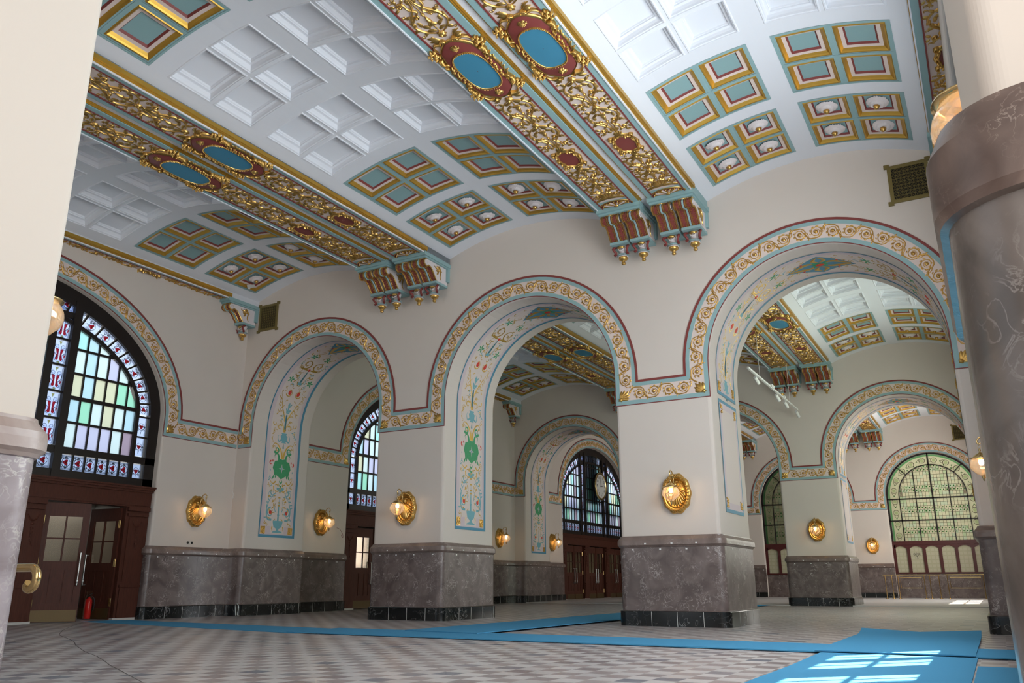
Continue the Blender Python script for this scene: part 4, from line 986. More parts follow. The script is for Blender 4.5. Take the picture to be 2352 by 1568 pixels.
# ------------------------------------------------------------------ end windows, doors and surround
def ell(c, a, b, y0=None, n=40, t0=0, t1=PI): return [(c - a * math.cos(t0 + (t1 - t0) * i / n), EZ + b * math.sin(t0 + (t1 - t0) * i / n)) for i in range(n + 1)]
def end_window(idx):
    root = empty('window_%d' % idx, (0, 0, 0)); tag(root, kind='structure'); fx = lambda y, z, d: (d, y, z)
    m = MB(); x0, x1 = -.34, -.18
    def ringf(a0, b0, a1, b1, xa, xb, mi=0):
        o_ = [(-a0, 3.12)] + [( -a0 * math.cos(PI * i / 48), EZ + b0 * math.sin(PI * i / 48)) for i in range(49)] + [(a0, 3.12)]
        i_ = [(-a1, 3.12)] + [( -a1 * math.cos(PI * i / 48), EZ + b1 * math.sin(PI * i / 48)) for i in range(49)] + [(a1, 3.12)]
        m.grid([[(xa, p[0], p[1]), (xb, p[0], p[1]), (xb, q[0], q[1]), (xa, q[0], q[1]), (xa, p[0], p[1])] for p, q in zip(o_, i_)], mi)
    ringf(EA + .02, EB + .02, 4.0, 2.47, x0, x1); ringf(3.70, 2.12, 3.60, 2.02, x0 + .02, x1 - .02)
    inz = lambda y, a, b: EZ + b * math.sqrt(max(0, 1 - (y / a) ** 2))
    for y, hw in ((1.17, .09), (1.72, .10), (-1.17, .09), (-1.72, .10)): m.box(x0, x1 + .02, y - hw, y + hw, 3.1, inz(abs(y), 4.1, 2.65))
    for z0, z1 in ((3.1, 3.32), (3.68, 3.84)): m.box(x0, x1, -EA, EA, z0, z1)
    # glazing bars of the outer thirds and the centre
    rows = [4.42, 5.0, 5.58, 6.16, 6.74]
    for z in rows:
        for q in (1, -1):
            zz = max(0, 1 - ((z - EZ) / 2.1) ** 2) if z > EZ else 1; ym = 3.62 * math.sqrt(zz); wd = .028 if abs(z - 5.0) > .01 else .045
            if ym > 1.8: a, b = sorted((q * 1.8, q * ym)); m.box(x0 + .04, x1 - .04, a, b, z - wd, z + wd)
        m.box(x0 + .04, x1 - .04, -1.1, 1.1, z - .028, z + .028)
    for i in range(1, 6):
        y = 1.82 + i * .30
        for q in (1, -1): m.box(x0 + .05, x1 - .05, q * y - .018, q * y + .018, 3.84, inz(y, 3.62, 2.05))
    for i in range(1, 7): y = -1.08 + 2.16 * i / 7; m.box(x0 + .05, x1 - .05, y - .018, y + .018, 3.84, inz(0, 3.62, 2.0))
    for z in (3.84 + .62 * i for i in range(1, 6)):
        for q in (1, -1): a, b = sorted((q * 1.25, q * 1.63)); m.box(x0 + .04, x1 - .03, a, b, z - .025, z + .025)
    for i in range(6): y = -1.06 + .304 * i + .282; m.box(x0 + .05, x1 - .05, y - .02, y + .02, 3.3, 3.7)
    for q in (1, -1):
        a, b = sorted((q * 1.25, q * 1.63)); m.box(x0 + .04, x1 - .02, a, b, 6.85, 7.0)
        for i in range(6): y = 1.84 + .30 * i; m.box(x0 + .05, x1 - .05, q * y - .02, q * y + .02, 3.3, 3.7)
        for z in (3.84, 4.35, 4.86): m.box(x0 + .05, x1 - .05, min(q * 3.65, q * 4.0), max(q * 3.65, q * 4.0), z - .02, z + .02)
    for i in range(1, 24):
        a = PI * i / 24
        if abs(math.cos(a)) * 3.8 < 1.1: pass
        p = (-3.66 * math.cos(a), EZ + 2.08 * math.sin(a)); q = (-4.03 * math.cos(a), EZ + 2.50 * math.sin(a)); d = Vector((q[0] - p[0], q[1] - p[1])).normalized(); nn = Vector((-d.y, d.x)) * .02
        m.prism([(p[0] + nn.x, p[1] + nn.y), (p[0] - nn.x, p[1] - nn.y), (q[0] - nn.x, q[1] - nn.y), (q[0] + nn.x, q[1] + nn.y)], x0 + .05, x1 - .05, fx)
    m.build('window_frame', DWOOD, root)
    # pastel panes
    g = MB(); xg = -.27; rr = random.Random(3)
    zr = [3.84] + rows + [7.1]
    def cell(y0_, y1_, z0, z1, mi, a=3.64, b=2.06):
        if min(abs(y0_), abs(y1_)) > a: return
        p = [(y0_, z0), (y1_, z0), (y1_, min(z1, inz(y1_, a, b) if abs(y1_) < a else EZ)), (y0_, min(z1, inz(y0_, a, b) if abs(y0_) < a else EZ))]
        if p[2][1] <= z0 and p[3][1] <= z0: return
        p = [(y, max(z, z0)) for y, z in p]; g.prism(p, xg - .006, xg + .006, fx, mi)
    for q in (1, -1):
        for i in range(6):
            for j in range(6): cell(q * (1.82 + .3 * i), q * (1.82 + .3 * (i + 1)), zr[j], zr[j + 1], rr.choice([0, 0, 1, 1, 1, 2, 3, 3, 4, 0, 5, 6]))
    for i in range(7):
        for j in range(6): cell(-1.08 + 2.16 * i / 7, -1.08 + 2.16 * (i + 1) / 7, zr[j], zr[j + 1], rr.choice([0, 1, 2, 2, 3, 5]))
    g.build('pastel_panes', PANES, root)
    # ornate stained glass of the borders
    g = MB(); f = lambda s, t, h: (xg + .004 + h, s, t)
    def op(s0, s1, t0, t1, mi=0): g.prism([(s0, t0), (s1, t0), (s1, t1), (s0, t1)], xg - .004, xg + .004, fx, mi)
    def tile(F, L_, W_):      # one border motif: red heart, white curls, amber bud (s along, t across)
        def S(pts, w_, mi): stroke(g, pts, w_, .003, F, mi, 0, nsec=3)
        hp = [(L_ * (.5 + .32 * math.sin(a) ** 3), W_ * .62 * (.81 * math.cos(a) - .31 * math.cos(2 * a) - .12 * math.cos(3 * a))) for a in [2 * PI * k / 16 for k in range(16)]]
        hp = [(L_ * .5 + W_ * .62 * (.81 * math.cos(a) - .31 * math.cos(2 * a) - .12 * math.cos(3 * a)), W_ * .55 * math.sin(a) ** 3) for a in [2 * PI * k / 16 for k in range(16)]]
        hp = [(L_ * .5 + (x - L_ * .5) * .8, y * .8) for x, y in hp]; flat(g, hp, .003, F, 1); blob(g, L_ * .5 + W_ * .1, 0, W_ * .18, W_ * .22, .006, F, 2, lobes=4)
        for q in (1, -1):
            S([(L_ * .5 + x, q * (W_ * .62 + y)) for x, y in spiral((0, 0), W_ * .26, W_ * .05, -1.2, 1.3)], W_ * .05, 3)
            S(smoothpts([(L_ * .5 - W_ * .6, 0), (L_ * .5 - W_ * .35, q * W_ * .5), (L_ * .5 + W_ * .2, q * W_ * .66), (L_ * .5 + W_ * .7, q * W_ * .1)], 3), W_ * .04, 3)
            S([(L_ * .5 - W_ * .5 + x, q * (W_ * .55 + y)) for x, y in spiral((0, 0), W_ * .22, W_ * .05, 1.2, 1.2)], W_ * .04, 3); S([(L_ * .1, 0), (L_ * .35, q * W_ * .15)], W_ * .03, 3); S([(L_ * .5, q * W_ * .8), (L_ * .5, q * W_)], W_ * .02, 3); S([(L_ * .05, q * W_ * .7), (L_ * .95, q * W_ * .74)], W_ * .02, 3)
            S([(0, q * W_ * .93), (L_, q * W_ * .93)], W_ * .03, 3); S([(0, q * W_ * .84), (L_, q * W_ * .84)], W_ * .02, 3)
    for i in range(7): yy = -1.06 + i * .304; op(yy, yy + .26, 3.33, 3.67); tile(lambda s, t, h, yy=yy: f(yy + s, 3.5 + t, h), .26, .16)
    for q in (1, -1):
        for i in range(6):
            y = q * (1.86 + .30 * i + .0); yy = y if q > 0 else y - .26; op(yy, yy + .26, 3.33, 3.67); tile(lambda s, t, h, yy=yy: f(yy + s, 3.5 + t, h), .26, .16)
        for z, hh in ((3.33, .34), (3.88, .46), (4.38, .46)): op(min(q * 3.70, q * 3.97), max(q * 3.70, q * 3.97), z, z + hh); tile(lambda s, t, h, z=z, q=q: f(q * 3.835 + t, z + s, h), hh, .135)
        for i in range(5):
            z = 3.87 + .62 * i; op(min(q * 1.27, q * 1.62), max(q * 1.27, q * 1.62), z, z + .56); W_ = .17
            F = lambda s, t, h, z=z, q=q: f(q * 1.445 + t, z + s, h)
            flat(g, [(.06, -.05), (.10, -.09), (.22, -.06), (.36, -.10), (.34, -.02), (.10, -.015)], .001, F, 1); flat(g, [(.06, .05), (.10, .09), (.22, .06), (.36, .10), (.34, .02), (.10, .015)], .001, F, 1); flat(g, [(.12, .11), (.2, .15), (.24, .11)], .001, F, 1); flat(g, [(.12, -.11), (.2, -.15), (.24, -.11)], .001, F, 1)
            for p in (1, -1):
                stroke(g, [(.40 + x, p * (.085 + y)) for x, y in spiral((0, 0), .055, .01, 2.5, 1.4)], .012, .004, F, 0, 0, nsec=3)
                stroke(g, smoothpts([(.40, p * .14), (.28, p * .15), (.18, p * .07), (.1, p * .13), (.07, p * .09)], 4), .016, .004, F, 0, 0, nsec=3)
                stroke(g, [(.38, p * .01), (.16, p * .035)], .01, .004, F, 0, 0, nsec=3)
                stroke(g, [(.02, p * .155), (.54, p * .155)], .004, .002, F, 3, 0, nsec=3); stroke(g, [(.02, p * .14), (.54, p * .14)], .003, .002, F, 3, 0, nsec=3)
                stroke(g, [(.40 + x, p * (.085 + y)) for x, y in spiral((0, 0), .07, .02, 2.5, 1.2)], .004, .006, F, 3, 0, nsec=3); stroke(g, smoothpts([(.40, p * .155), (.26, p * .13), (.17, p * .05), (.09, p * .11), (.06, p * .07)], 4), .005, .006, F, 3, 0, nsec=3)
                for u in range(7): blob(g, .05 + .035 * math.sin(u), p * (.07 + .012 * u), .012, .012, .006, F, 0, n=6)
            blob(g, .03, 0, .05, .06, .004, F, 0, lobes=0); blob(g, .03, 0, .03, .04, .006, F, 2); flat(g, [(.44, 0), (.53, .04), (.53, -.04)], .005, F, 2)
        op(min(q * 1.27, q * 1.62), max(q * 1.27, q * 1.62), 7.02, 7.32); tile(lambda s, t, h, q=q: f(q * 1.3 + s * q, 7.17 + t, h), .3, .14)
        op(min(q * 1.27, q * 1.62), max(q * 1.27, q * 1.62), 3.33, 3.67); tile(lambda s, t, h, q=q: f(q * 1.3 + s * q, 3.5 + t, h), .3, .16)
    for i in range(24):
        a0, a1 = PI * (i + .1) / 24, PI * (i + .9) / 24; am = (a0 + a1) / 2
        P0 = lambda a: (-3.69 * math.cos(a), EZ + 2.11 * math.sin(a)); P1 = lambda a: (-4.0 * math.cos(a), EZ + 2.47 * math.sin(a))
        g.prism([P0(a0), P0(am), P0(a1), P1(a1), P1(am), P1(a0)], xg - .004, xg + .004, fx, 0)
        l = Vector(P1(a0)).__sub__(Vector(P1(a1))).length
        def F(s, t, h, a0=a0, a1=a1, l=l):
            u = s / l; a = a0 + (a1 - a0) * u; p, q_ = Vector(P0(a)), Vector(P1(a)); v = p.lerp(q_, .5 + .5 * t / .16); return f(v.x, v.y, h)
        tile(F, l, .15)
    g.build('stained_border_panes', [PWHITE, PREDG, PYEL, PLEAD], root)
    return root
w1 = end_window(1); w1.location = (0, -6.75, 0)
for i in (1, 2):
    c = tree(w1); c.name = 'window_%d' % (i + 1); c.location = (0, -6.75 + 15.8 * i, 0)

def surround():
    root = empty('wooden_door_surround'); m = MB()
    for a, b in ((-4.26, -3.62), (-1.62, -1.08), (1.08, 1.62), (3.62, 4.26)):
        m = MB(); m.box(-.40, -.14, a, b, 0.03, 2.62); m.box(-.14, -.11, a + .06, b - .06, .05, .72); m.box(-.14, -.10, a + .04, b - .04, .74, .80); m.box(-.14, -.115, a + .10, b - .10, .86, 2.35)
        m.box(-.14, -.08, a + .04, b - .04, 2.40, 2.46); m.box(-.14, -.06, a + .02, b - .02, 2.52, 2.62); cm = (a + b) / 2; f = lambda s, t, h: (-.115 + h, s, t)
        stroke(m, smoothpts([(cm - .13, 2.28), (cm - .07, 2.18), (cm, 2.15), (cm + .07, 2.18), (cm + .13, 2.28)], 4), .02, .02, f, 0, 0, nsec=3)
        for z in (2.08, 1.98, 1.9, 1.83, 1.74): blob(m, cm, z, .04 - (2.08 - z) * .05, .035, .025, f, 0, lobes=3)
        leaf(m, cm, 1.74, -H, .16, .015, .015, f); m.build('pilaster', WOOD, root)
    m = MB(); m.box(-.42, -.12, -4.27, 4.27, 2.62, 2.98); m.box(-.12, -.10, -4.25, 4.25, 2.66, 2.70)
    m.box(-.42, -.06, -4.27, 4.27, 2.98, 3.03); m.box(-.42, -.01, -4.27, 4.27, 3.03, 3.08); m.box(-.42, .03, -4.27, 4.27, 3.08, 3.12); m.build('cornice', WOOD, root)
    m = MB(); m.box(-.38, -.12, -4.24, -3.60, 0, .05); m.box(-.38, -.12, -1.64, -1.06, 0, .05); m.box(-.38, -.12, 1.06, 1.64, 0, .05); m.box(-.38, -.12, 3.60, 4.24, 0, .05); m.build('stone_pad', mat('stone_pad', (.5, .48, .45), .7), root)
    return root
su = surround(); su.location = (0, -6.75, 0); tag(su, 'dark carved wooden door surround below the big stained glass window', 'door surround')
for i, lb in ((1, 'wooden door surround in the second hall, seen through the left arch'), (2, 'wooden door surround with three closed double doors under the clock')):
    c = tree(su); c.location = (0, -6.75 + 15.8 * i, 0); c['label'] = lb

def leaf_mesh(side):
    # leaf hinged at y=0 running to y=.95*side, thickness centred on x=0
    W_ = .95; Y = lambda a, b: sorted((a * side, b * side)); t = .025
    m = MB()
    for a, b, z0, z1 in ((0, .13, .02, 2.58), (W_ - .14, W_, .02, 2.58), (.13, W_ - .14, .02, .42), (.13, W_ - .14, 1.12, 1.30), (.13, W_ - .14, 2.28, 2.58)):
        y = Y(a, b); m.box(-t, t, y[0], y[1], z0, z1)
    y = Y(.13, W_ - .14); m.box(-.012, .012, y[0], y[1], .42, 1.12)
    for a in (.30, .58): y = Y(a, a + .03); m.box(-t, t, y[0], y[1], .42, 1.12)
    y = Y(.465, .495); m.box(-.02, .02, y[0], y[1], 1.30, 2.28); y = Y(.13, W_ - .14); m.box(-.02, .02, y[0], y[1], 1.78, 1.81)
    out = [m.mesh('door_leaf', [WOOD])]
    m = MB(); m.box(-.004, .004, y[0], y[1], 1.30, 2.28); out.append(m.mesh('glass', [DGLASS]))
    m = MB(); y = Y(.02, W_ - .02); m.box(t, t + .006, y[0], y[1], .03, .27); out.append(m.mesh('kick_plate', [KICK]))
    m = MB(); yy = (W_ - .10) * side; m.tube(smooth3([(t, yy, .80), (t + .06, yy, .80), (t + .075, yy, .84), (t + .075, yy, 1.44), (t + .06, yy, 1.48), (t, yy, 1.48)]), .016, 8); m.lathe([(.016, .0), (.026, .02), (.026, .06), (.016, .08)], (t + .075, yy, .84), 10); out.append(m.mesh('pull_handle', [STEEL], True))
    for z in (.40, 1.30, 2.2):
        m = MB(); m.tube([(t, -.012 * side, z - .09), (t, -.012 * side, z + .09)], .016, 8); m.tube([(t + .0, .03 * side, z - .09), (t, .03 * side, z + .09)], .012, 8); m.box(t - .004, t + .004, min(-.012 * side, .03 * side), max(-.012 * side, .03 * side), z - .09, z + .09)
        out.append(m.mesh('hinge', [BRASS]))
    return out
LM = {1: leaf_mesh(1), -1: leaf_mesh(-1)}
dn = 0
def double_door(yc, aL, aR):
    global dn; dn += 1
    root = empty('door_%d' % dn, (-.25, yc, 0)); tag(root, kind='structure')
    for y, side, ang in ((-.97, 1, aL), (.97, -1, aR)):
        me = LM[side]; lf = link_mesh('door_leaf', me[0], root, (0, y, 0), ang)
        for n, q in zip(('glass', 'kick_plate', 'pull_handle', 'hinge', 'hinge', 'hinge'), me[1:]): link_mesh(n, q, lf)
    return root
double_door(-6.75 + 2.62, -.40, -1.42)     # the one standing open
for yc in (-6.75, -9.37): double_door(yc, 0, 0)
for k in (1, 2):
    for d in (-2.62, 0, 2.62): double_door(-6.75 + 15.8 * k + d, 0, 0)
# right-hand end wall: windows with added diffusing panes over glazed doors (behind and beside the camera)
FROST = glass_tint('frosted_pane', (.30, .32, .33), 1.0, 1.6)
rw = MB(); 
for k in range(3):
    c = -6.75 + 15.8 * k
    t = tree(w1); t.name = 'window_%d' % (7 + k); t.location = (L, c, 0); t.rotation_euler = (0, 0, PI)
    m = MB(); m.prism([(-EA, 3.1)] + [(-EA * math.cos(PI * i / 40), EZ + EB * math.sin(PI * i / 40)) for i in range(41)] + [(EA, 3.1)], -.40, -.37, lambda p, q, d: (d, p, q)); m.build('storm_pane', FROST, t)  # added unseen pane that spreads the sun behind the stained glass
    t = tree(su); t.location = (L, c, 0); t.rotation_euler = (0, 0, PI); t['label'] = ['wooden door surround behind the camera in the right end wall', 'wooden door surround in the right end wall of the second hall', 'wooden door surround in the right end wall of the third hall'][k]
    if k == 1: m = MB(); m.box(L + .62, L + .68, c - 4.6, c + 4.6, -.1, 3.4); o_ = m.build('wall_shutter', DWOOD); tag(o_, kind='structure')  # added unseen board that keeps sun patches out of the second hall
    for d in (-2.62, 0, 2.62): o = double_door(c + d, 0, 0); o.location[0] = L + .25; o.rotation_euler = (0, 0, PI)
# vestibule behind the doors
for k in range(3):
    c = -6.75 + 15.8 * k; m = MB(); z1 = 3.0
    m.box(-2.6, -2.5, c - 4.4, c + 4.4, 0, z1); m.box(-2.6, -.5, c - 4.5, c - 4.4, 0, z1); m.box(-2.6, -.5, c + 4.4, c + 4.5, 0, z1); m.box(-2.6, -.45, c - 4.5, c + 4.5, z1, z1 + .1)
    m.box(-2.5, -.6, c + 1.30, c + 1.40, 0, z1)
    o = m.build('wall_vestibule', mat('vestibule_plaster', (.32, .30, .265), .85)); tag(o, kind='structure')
    if k == 0: area('vestibule_daylight', (-2.3, c + 3.0, 2.8), (0, 0, 0), .5, 2.2, 9, (.95, .98, 1))  # added light standing in for daylight; the vestibule has no opening

# fire extinguisher in its clear wrap
o = empty('fire_extinguisher', (-.75, -3.38, .0)); tag(o, 'red fire extinguisher in clear wrap standing in the open doorway', 'fire extinguisher')
m = MB(); m.lathe([(0, .03), (.07, .03), (.078, .05), (.078, .42), (.06, .47), (.025, .50), (.025, .53), (0, .53)], (0, 0, 0), 20); m.build('cylinder', EXTRED, o, True)
m = MB(); m.box(-.02, .02, -.06, .06, .52, .54); m.tube([(0, -.05, .55), (0, .08, .60)], .01, 6); m.tube(smooth3([(0, .02, .53), (.05, .08, .5), (.07, .1, .35), (.06, .09, .2)]), .012, 6); m.build('valve_and_hose', BLACKP, o)
m = MB(); m.lathe([(.085, .03), (.09, .2), (.087, .42), (.08, .5), (.05, .58), (.07, .64), (.03, .66)], (0, 0, 0), 14, 0, .05); m.build('plastic_wrap', DGLASS, o)

m = MB(); m.box(-.95, -.545, 23.75, 25.95, 4.75, 7.9); m.box(-1.2, -.60, 20.6, 29.1, 4.2, 4.45); tag(m.build('clock_shaft', DWOOD), 'dark timber housing behind the clock, outside the window', 'housing')  # added to keep the sky out of the middle panes
# clock hanging in front of the third hall's window
o = empty('wall_clock', (.16, 24.85, 5.75)); tag(o, 'large round clock with a gold rim hanging before the far left window', 'clock')
def xl(prof, n=40, mi=0):
    m.grid([[(x, r * math.cos(2 * PI * k / n), r * math.sin(2 * PI * k / n)) for k in range(n)] for r, x in prof], mi, True)
m = MB(); xl([(0.01, -.14), (.70, -.14), (.72, -.1), (.72, .02), (.70, .04)]); m.build('clock_case', DWOOD, o)
m = MB(); xl([(.62, .04), (.64, .07), (.70, .08), (.74, .06), (.75, .02), (.72, 0)]); m.build('gold_rim', BRASS, o, True)
m = MB(); xl([(0.01, .045), (.63, .045)]); m.build('dial', mat('clock_dial', (.62, .62, .60), .5), o)
for n in range(12):
    a = n * PI / 6; text_mesh('numeral', ['12', '1', '2', '3', '4', '5', '6', '7', '8', '9', '10', '11'][n], .2, o, (.05, .48 * math.sin(a), .48 * math.cos(a)), (H, 0, H), BLACKP)
def hand(ang, ln, w_):
    m = MB(); d = Vector((0, math.sin(ang), math.cos(ang))); n = Vector((0, math.cos(ang), -math.sin(ang))); p = [d * -.08 + n * w_, d * -.08 - n * w_, d * ln - n * w_ * .3, d * ln + n * w_ * .3]
    for q in p: q.x = .056
    m.poly(p); p2 = [Vector((.062, q.y, q.z)) for q in p]; m.poly(p2[::-1]); m.grid([p + p[:1], p2 + p2[:1]]); return m
hand(1.57, .30, .025).build('hour_hand', BLACKP, o); hand(-.1, .45, .02).build('minute_hand', BLACKP, o)
m = MB(); m.tube([(0, .10 * math.cos(a), .85 + .10 * math.sin(a)) for a in [2 * PI * k / 16 for k in range(17)]], .014, 6); m.tube([(0, 0, .95), (-.2, 0, 1.72)], .006, 6); m.build('hanging_ring', BRASS, o)

# ------------------------------------------------------------------ back wall ticket windows
def ticket_window(idx, a, b, lit):
    c = (a + b) / 2; r = (b - a) / 2; y = 31.82
    root = empty('window_%d' % idx, (c, y, 0)); tag(root, kind='structure')
    m = MB(); m.box(-r - .02, r + .02, -.06, .2, .03, 1.22); m.build('marble_counter_front', MARBLE, root)
    R = r - .02; fr = MB(); x0, x1 = -.08, .04
    def ring(ro, ri, z0):
        O = [(-ro, z0)] + [(-ro * math.cos(PI * i / 36), ZC + ro * math.sin(PI * i / 36)) for i in range(37)] + [(ro, z0)]; I = [(-ri, z0)] + [(-ri * math.cos(PI * i / 36), ZC + ri * math.sin(PI * i / 36)) for i in range(37)] + [(ri, z0)]
        fr.grid([[(p[0], x0, p[1]), (q[0], x0, q[1]), (q[0], x1, q[1]), (p[0], x1, p[1]), (p[0], x0, p[1])] for p, q in zip(O, I)])
    ring(r + .01, r - .09, 2.8); ring(r - .60, r - .645, 2.8)
    ht = lambda x, q: ZC + math.sqrt(max(0, q * q - x * x))
    fr.box(-.035, .035, x0, x1, 2.8, ht(0, R))
    for x in (-.79, .79): fr.box(x - .022, x + .022, x0, x1, 2.8, ht(x, r - .62))
    for z in (3.85, 4.95): fr.box(-R, R, x0, x1, z - .03, z + .03)
    for s in (-1, 1):
        a_ = PI / 4; p = Vector((s * (r - .62) * math.cos(a_), ZC + (r - .62) * math.sin(a_))); q = Vector((s * R * math.cos(a_), ZC + R * math.sin(a_))); d = (q - p).normalized(); n = Vector((-d.y, d.x)) * .02
        fr.prism([p + n, p - n, q - n, q + n], x0, x1, lambda u, v, w_: (u, w_, v))
    fr.build('window_frame', DWOOD, root)
    g = MB(); rr = random.Random(idx); n = 20; W_ = r - .62
    for i in range(n):
        for j in range(26):
            xa, xb = -W_ + 2 * W_ * i / n, -W_ + 2 * W_ * (i + 1) / n; za, zb = 2.82 + j * .175, 2.82 + (j + 1) * .175
            zm = min(ht(xa, W_), ht(xb, W_))
            if za > max(ht(xa, W_), ht(xb, W_)): continue
            k = rr.choice([0, 0, 1, 2, 2, 3]); zt = min(zb, max(zm, za + .02)); g.poly([(xa + .004, 0, za + .004), (xb - .004, 0, za + .004), (xb - .004, 0, zt - .004), (xa + .004, 0, zt - .004)], k)
            if j % 6 in (2, 3): xm, zz = (xa + xb) / 2, (za + zb) / 2; g.box(xm - .03, xm + .03, -.006, -.002, zz - .03, zz + .03, 4)
    for i in range(1, n): x = -W_ + 2 * W_ * i / n; g.box(x - .008, x + .008, -.007, .004, 2.82, ht(x, W_), 5)
    for j in range(1, 25):
        z = 2.82 + j * .175; q_ = W_ if z < ZC else math.sqrt(max(0, W_ * W_ - (z - ZC) ** 2))
        if q_ > .05: g.box(-q_, q_, -.007, .004, z - .008, z + .008, 5)
    RI, RO = r - .59, r - .10
    def bp_(s, q):           # border band: s along, q across 0..1
        st = ZC - 2.82; rad = RI + (RO - RI) * q
        if s < st: return (-rad, 2.82 + s)
        rm = (RI + RO) / 2; tot = PI * rm
        if s < st + tot: a_ = (s - st) / rm; return (-rad * math.cos(a_), ZC + rad * math.sin(a_))
        return (rad, ZC - (s - st - tot))
    tot = 2 * (ZC - 2.82) + PI * (RI + RO) / 2; N = 60
    def bpc(s, q): return bp_(min(max(s, 0), tot), q)
    g.grid([[(bpc(tot * i / N, q)[0], 0, bpc(tot * i / N, q)[1]) for q in (0, .82)] for i in range(N + 1)], 0); g.grid([[(bpc(tot * i / N, q)[0], 0, bpc(tot * i / N, q)[1]) for q in (.82, 1)] for i in range(N + 1)], 4)
    F = lambda s, t, h: (bpc(s, .42 + t)[0], -.002 - h, bpc(s, .42 + t)[1])
    nn = 18
    for i in range(nn):
        s = tot * (i + .5) / nn; stroke(g, [(s + .14 * math.cos(k * PI / 6), .28 * math.sin(k * PI / 6)) for k in range(12)], .02, .002, F, 5, 0, True, 3)
        blob(g, s, 0, .09, .2, .003, F, 3); blob(g, s + tot / nn / 2, 0, .03, .07, .004, F, 4)
        for q in (1, -1): stroke(g, smoothpts([(s - tot / nn / 2, .02 * q), (s - .13, .22 * q)], 3), .018, .002, F, 5, 0, nsec=3)
    g.build('green_leaded_glass', GGREEN + [GEDGE, mat('lead_line', (.16, .15, .09), .5)], root)
    m = MB(); m.box(-r, r, -.10, .06, 2.62, 2.82)
    k = 6; wd = 2 * r / k
    for i in range(k + 1): x = -r + wd * i; m.box(x - .07, x + .07, -.10, .06, 1.25, 2.62) if 0 < i < k else m.box(max(-r, x - .14), min(r, x + .14), -.10, .06, 1.25, 2.62)
    m.box(-r, r, -.12, .06, 1.20, 1.27)
    for i in range(k):
        x0_, x1_ = -r + wd * i + .07, -r + wd * (i + 1) - .07; cx = (x0_ + x1_) / 2; hw = (x1_ - x0_) / 2
        top = [(x0_, 2.63)] + [(cx + hw * u, 2.45 + .12 * (1 - u * u)) for u in (-1, -.6, -.2, .2, .6, 1)] + [(x1_, 2.63)]
        m.prism(top, -.10, .06, lambda u, v, w_: (u, w_, v))
    m.build('ticket_counter_frame', mat('red_brown_wood', (.07, .012, .012), .4), root)
    for i in range(k):
        x0_, x1_ = -r + wd * i + .07, -r + wd * (i + 1) - .07; m = MB(); m.box(x0_, x1_, -.02, 0, 1.26, 2.6, 0)
        for j in range(1, 3): x = x0_ + (x1_ - x0_) * j / 3; m.box(x - .004, x + .004, .0, .004, 1.3, 2.5, 0)
        for j in range(6):
            for q in range(3): xx = x0_ + (x1_ - x0_) * (q + .5) / 3; zz = 1.38 + j * .2; m.box(xx - .075, xx + .075, -.024, -.02, zz - .07, zz + .07, 1)
        m.build('frosted_pane', [GCREAM, mat('frost_square', (.47, .45, .32), .4)], root)
    if lit:
        for tx, z, sz in (('GİŞE', 2.16, .15), ('3', 1.98, .22)):
            text_mesh('lettering', tx, sz, root, (-r + wd * 1.5, -.03, z), (H, 0, 0), BLACKP)
    # lit room behind the glass
    m = MB(); m.box(-r - .3, r + .3, 1.4, 1.5, 0, 8); m.box(-r - .3, -r - .2, .3, 1.4, 0, 8); m.box(r + .2, r + .3, .3, 1.4, 0, 8); m.box(-r - .3, r + .3, .3, 1.5, 8, 8.1); m.build('room_wall', CREAM, root)
    return root
ticket_window(4, *A[0], False); ticket_window(5, *A[1], False); ticket_window(6, *A[2], True)
area('ticket_office_light', ((A[2][0] + A[2][1]) / 2, 33.1, 5.2), (-H, 0, 0), 4.2, 6, 82, (1, .97, .86))
area('ticket_office_light', ((A[1][0] + A[1][1]) / 2, 33.1, 5.2), (-H, 0, 0), 4.2, 6, 9, (.95, 1, .9))

# brass queue rails in front of the ticket windows
def rail(x, y, wd, label, double=True):
    o = empty('brass_queue_rail', (x, y, .03)); tag(o, label, 'queue rail')
    for xx in (0, wd):
        m = MB(); m.tube([(xx, 0, 0), (xx, 0, 1.10)], .022, 8); m.lathe([(.08, 0), (.08, .015), (.03, .03)], (xx, 0, 0), 12); m.build('post', BRASS, o)
    m = MB(); m.tube([(-.1, 0, 1.10), (wd + .1, 0, 1.10)], .022, 8); m.build('top_rail', BRASS, o)
    if double:
        m = MB(); m.tube([(.1, 0, .50), (.1, 0, .98), (wd - .1, 0, .98), (wd - .1, 0, .50), (.1, 0, .50)], .018, 8); m.build('inner_loop', BRASS, o)
for i, (x, y, wd, lb, d) in enumerate([(13.2, 29.2, .3, 'leftmost short brass queue rail before the green ticket window', False), (13.75, 29.5, 1.15, 'brass queue rail with inner loop, left of two before the ticket window', True),
        (15.9, 29.5, 1.5, 'brass queue rail with inner loop, right of two before the ticket window', True), (15.1, 30.2, .4, 'short brass queue rail between the two looped rails', False),
        (10.1, 29.0, .8, 'brass queue rail seen left of the far arcade pier', True)]): rail(x, y, wd, lb, d)

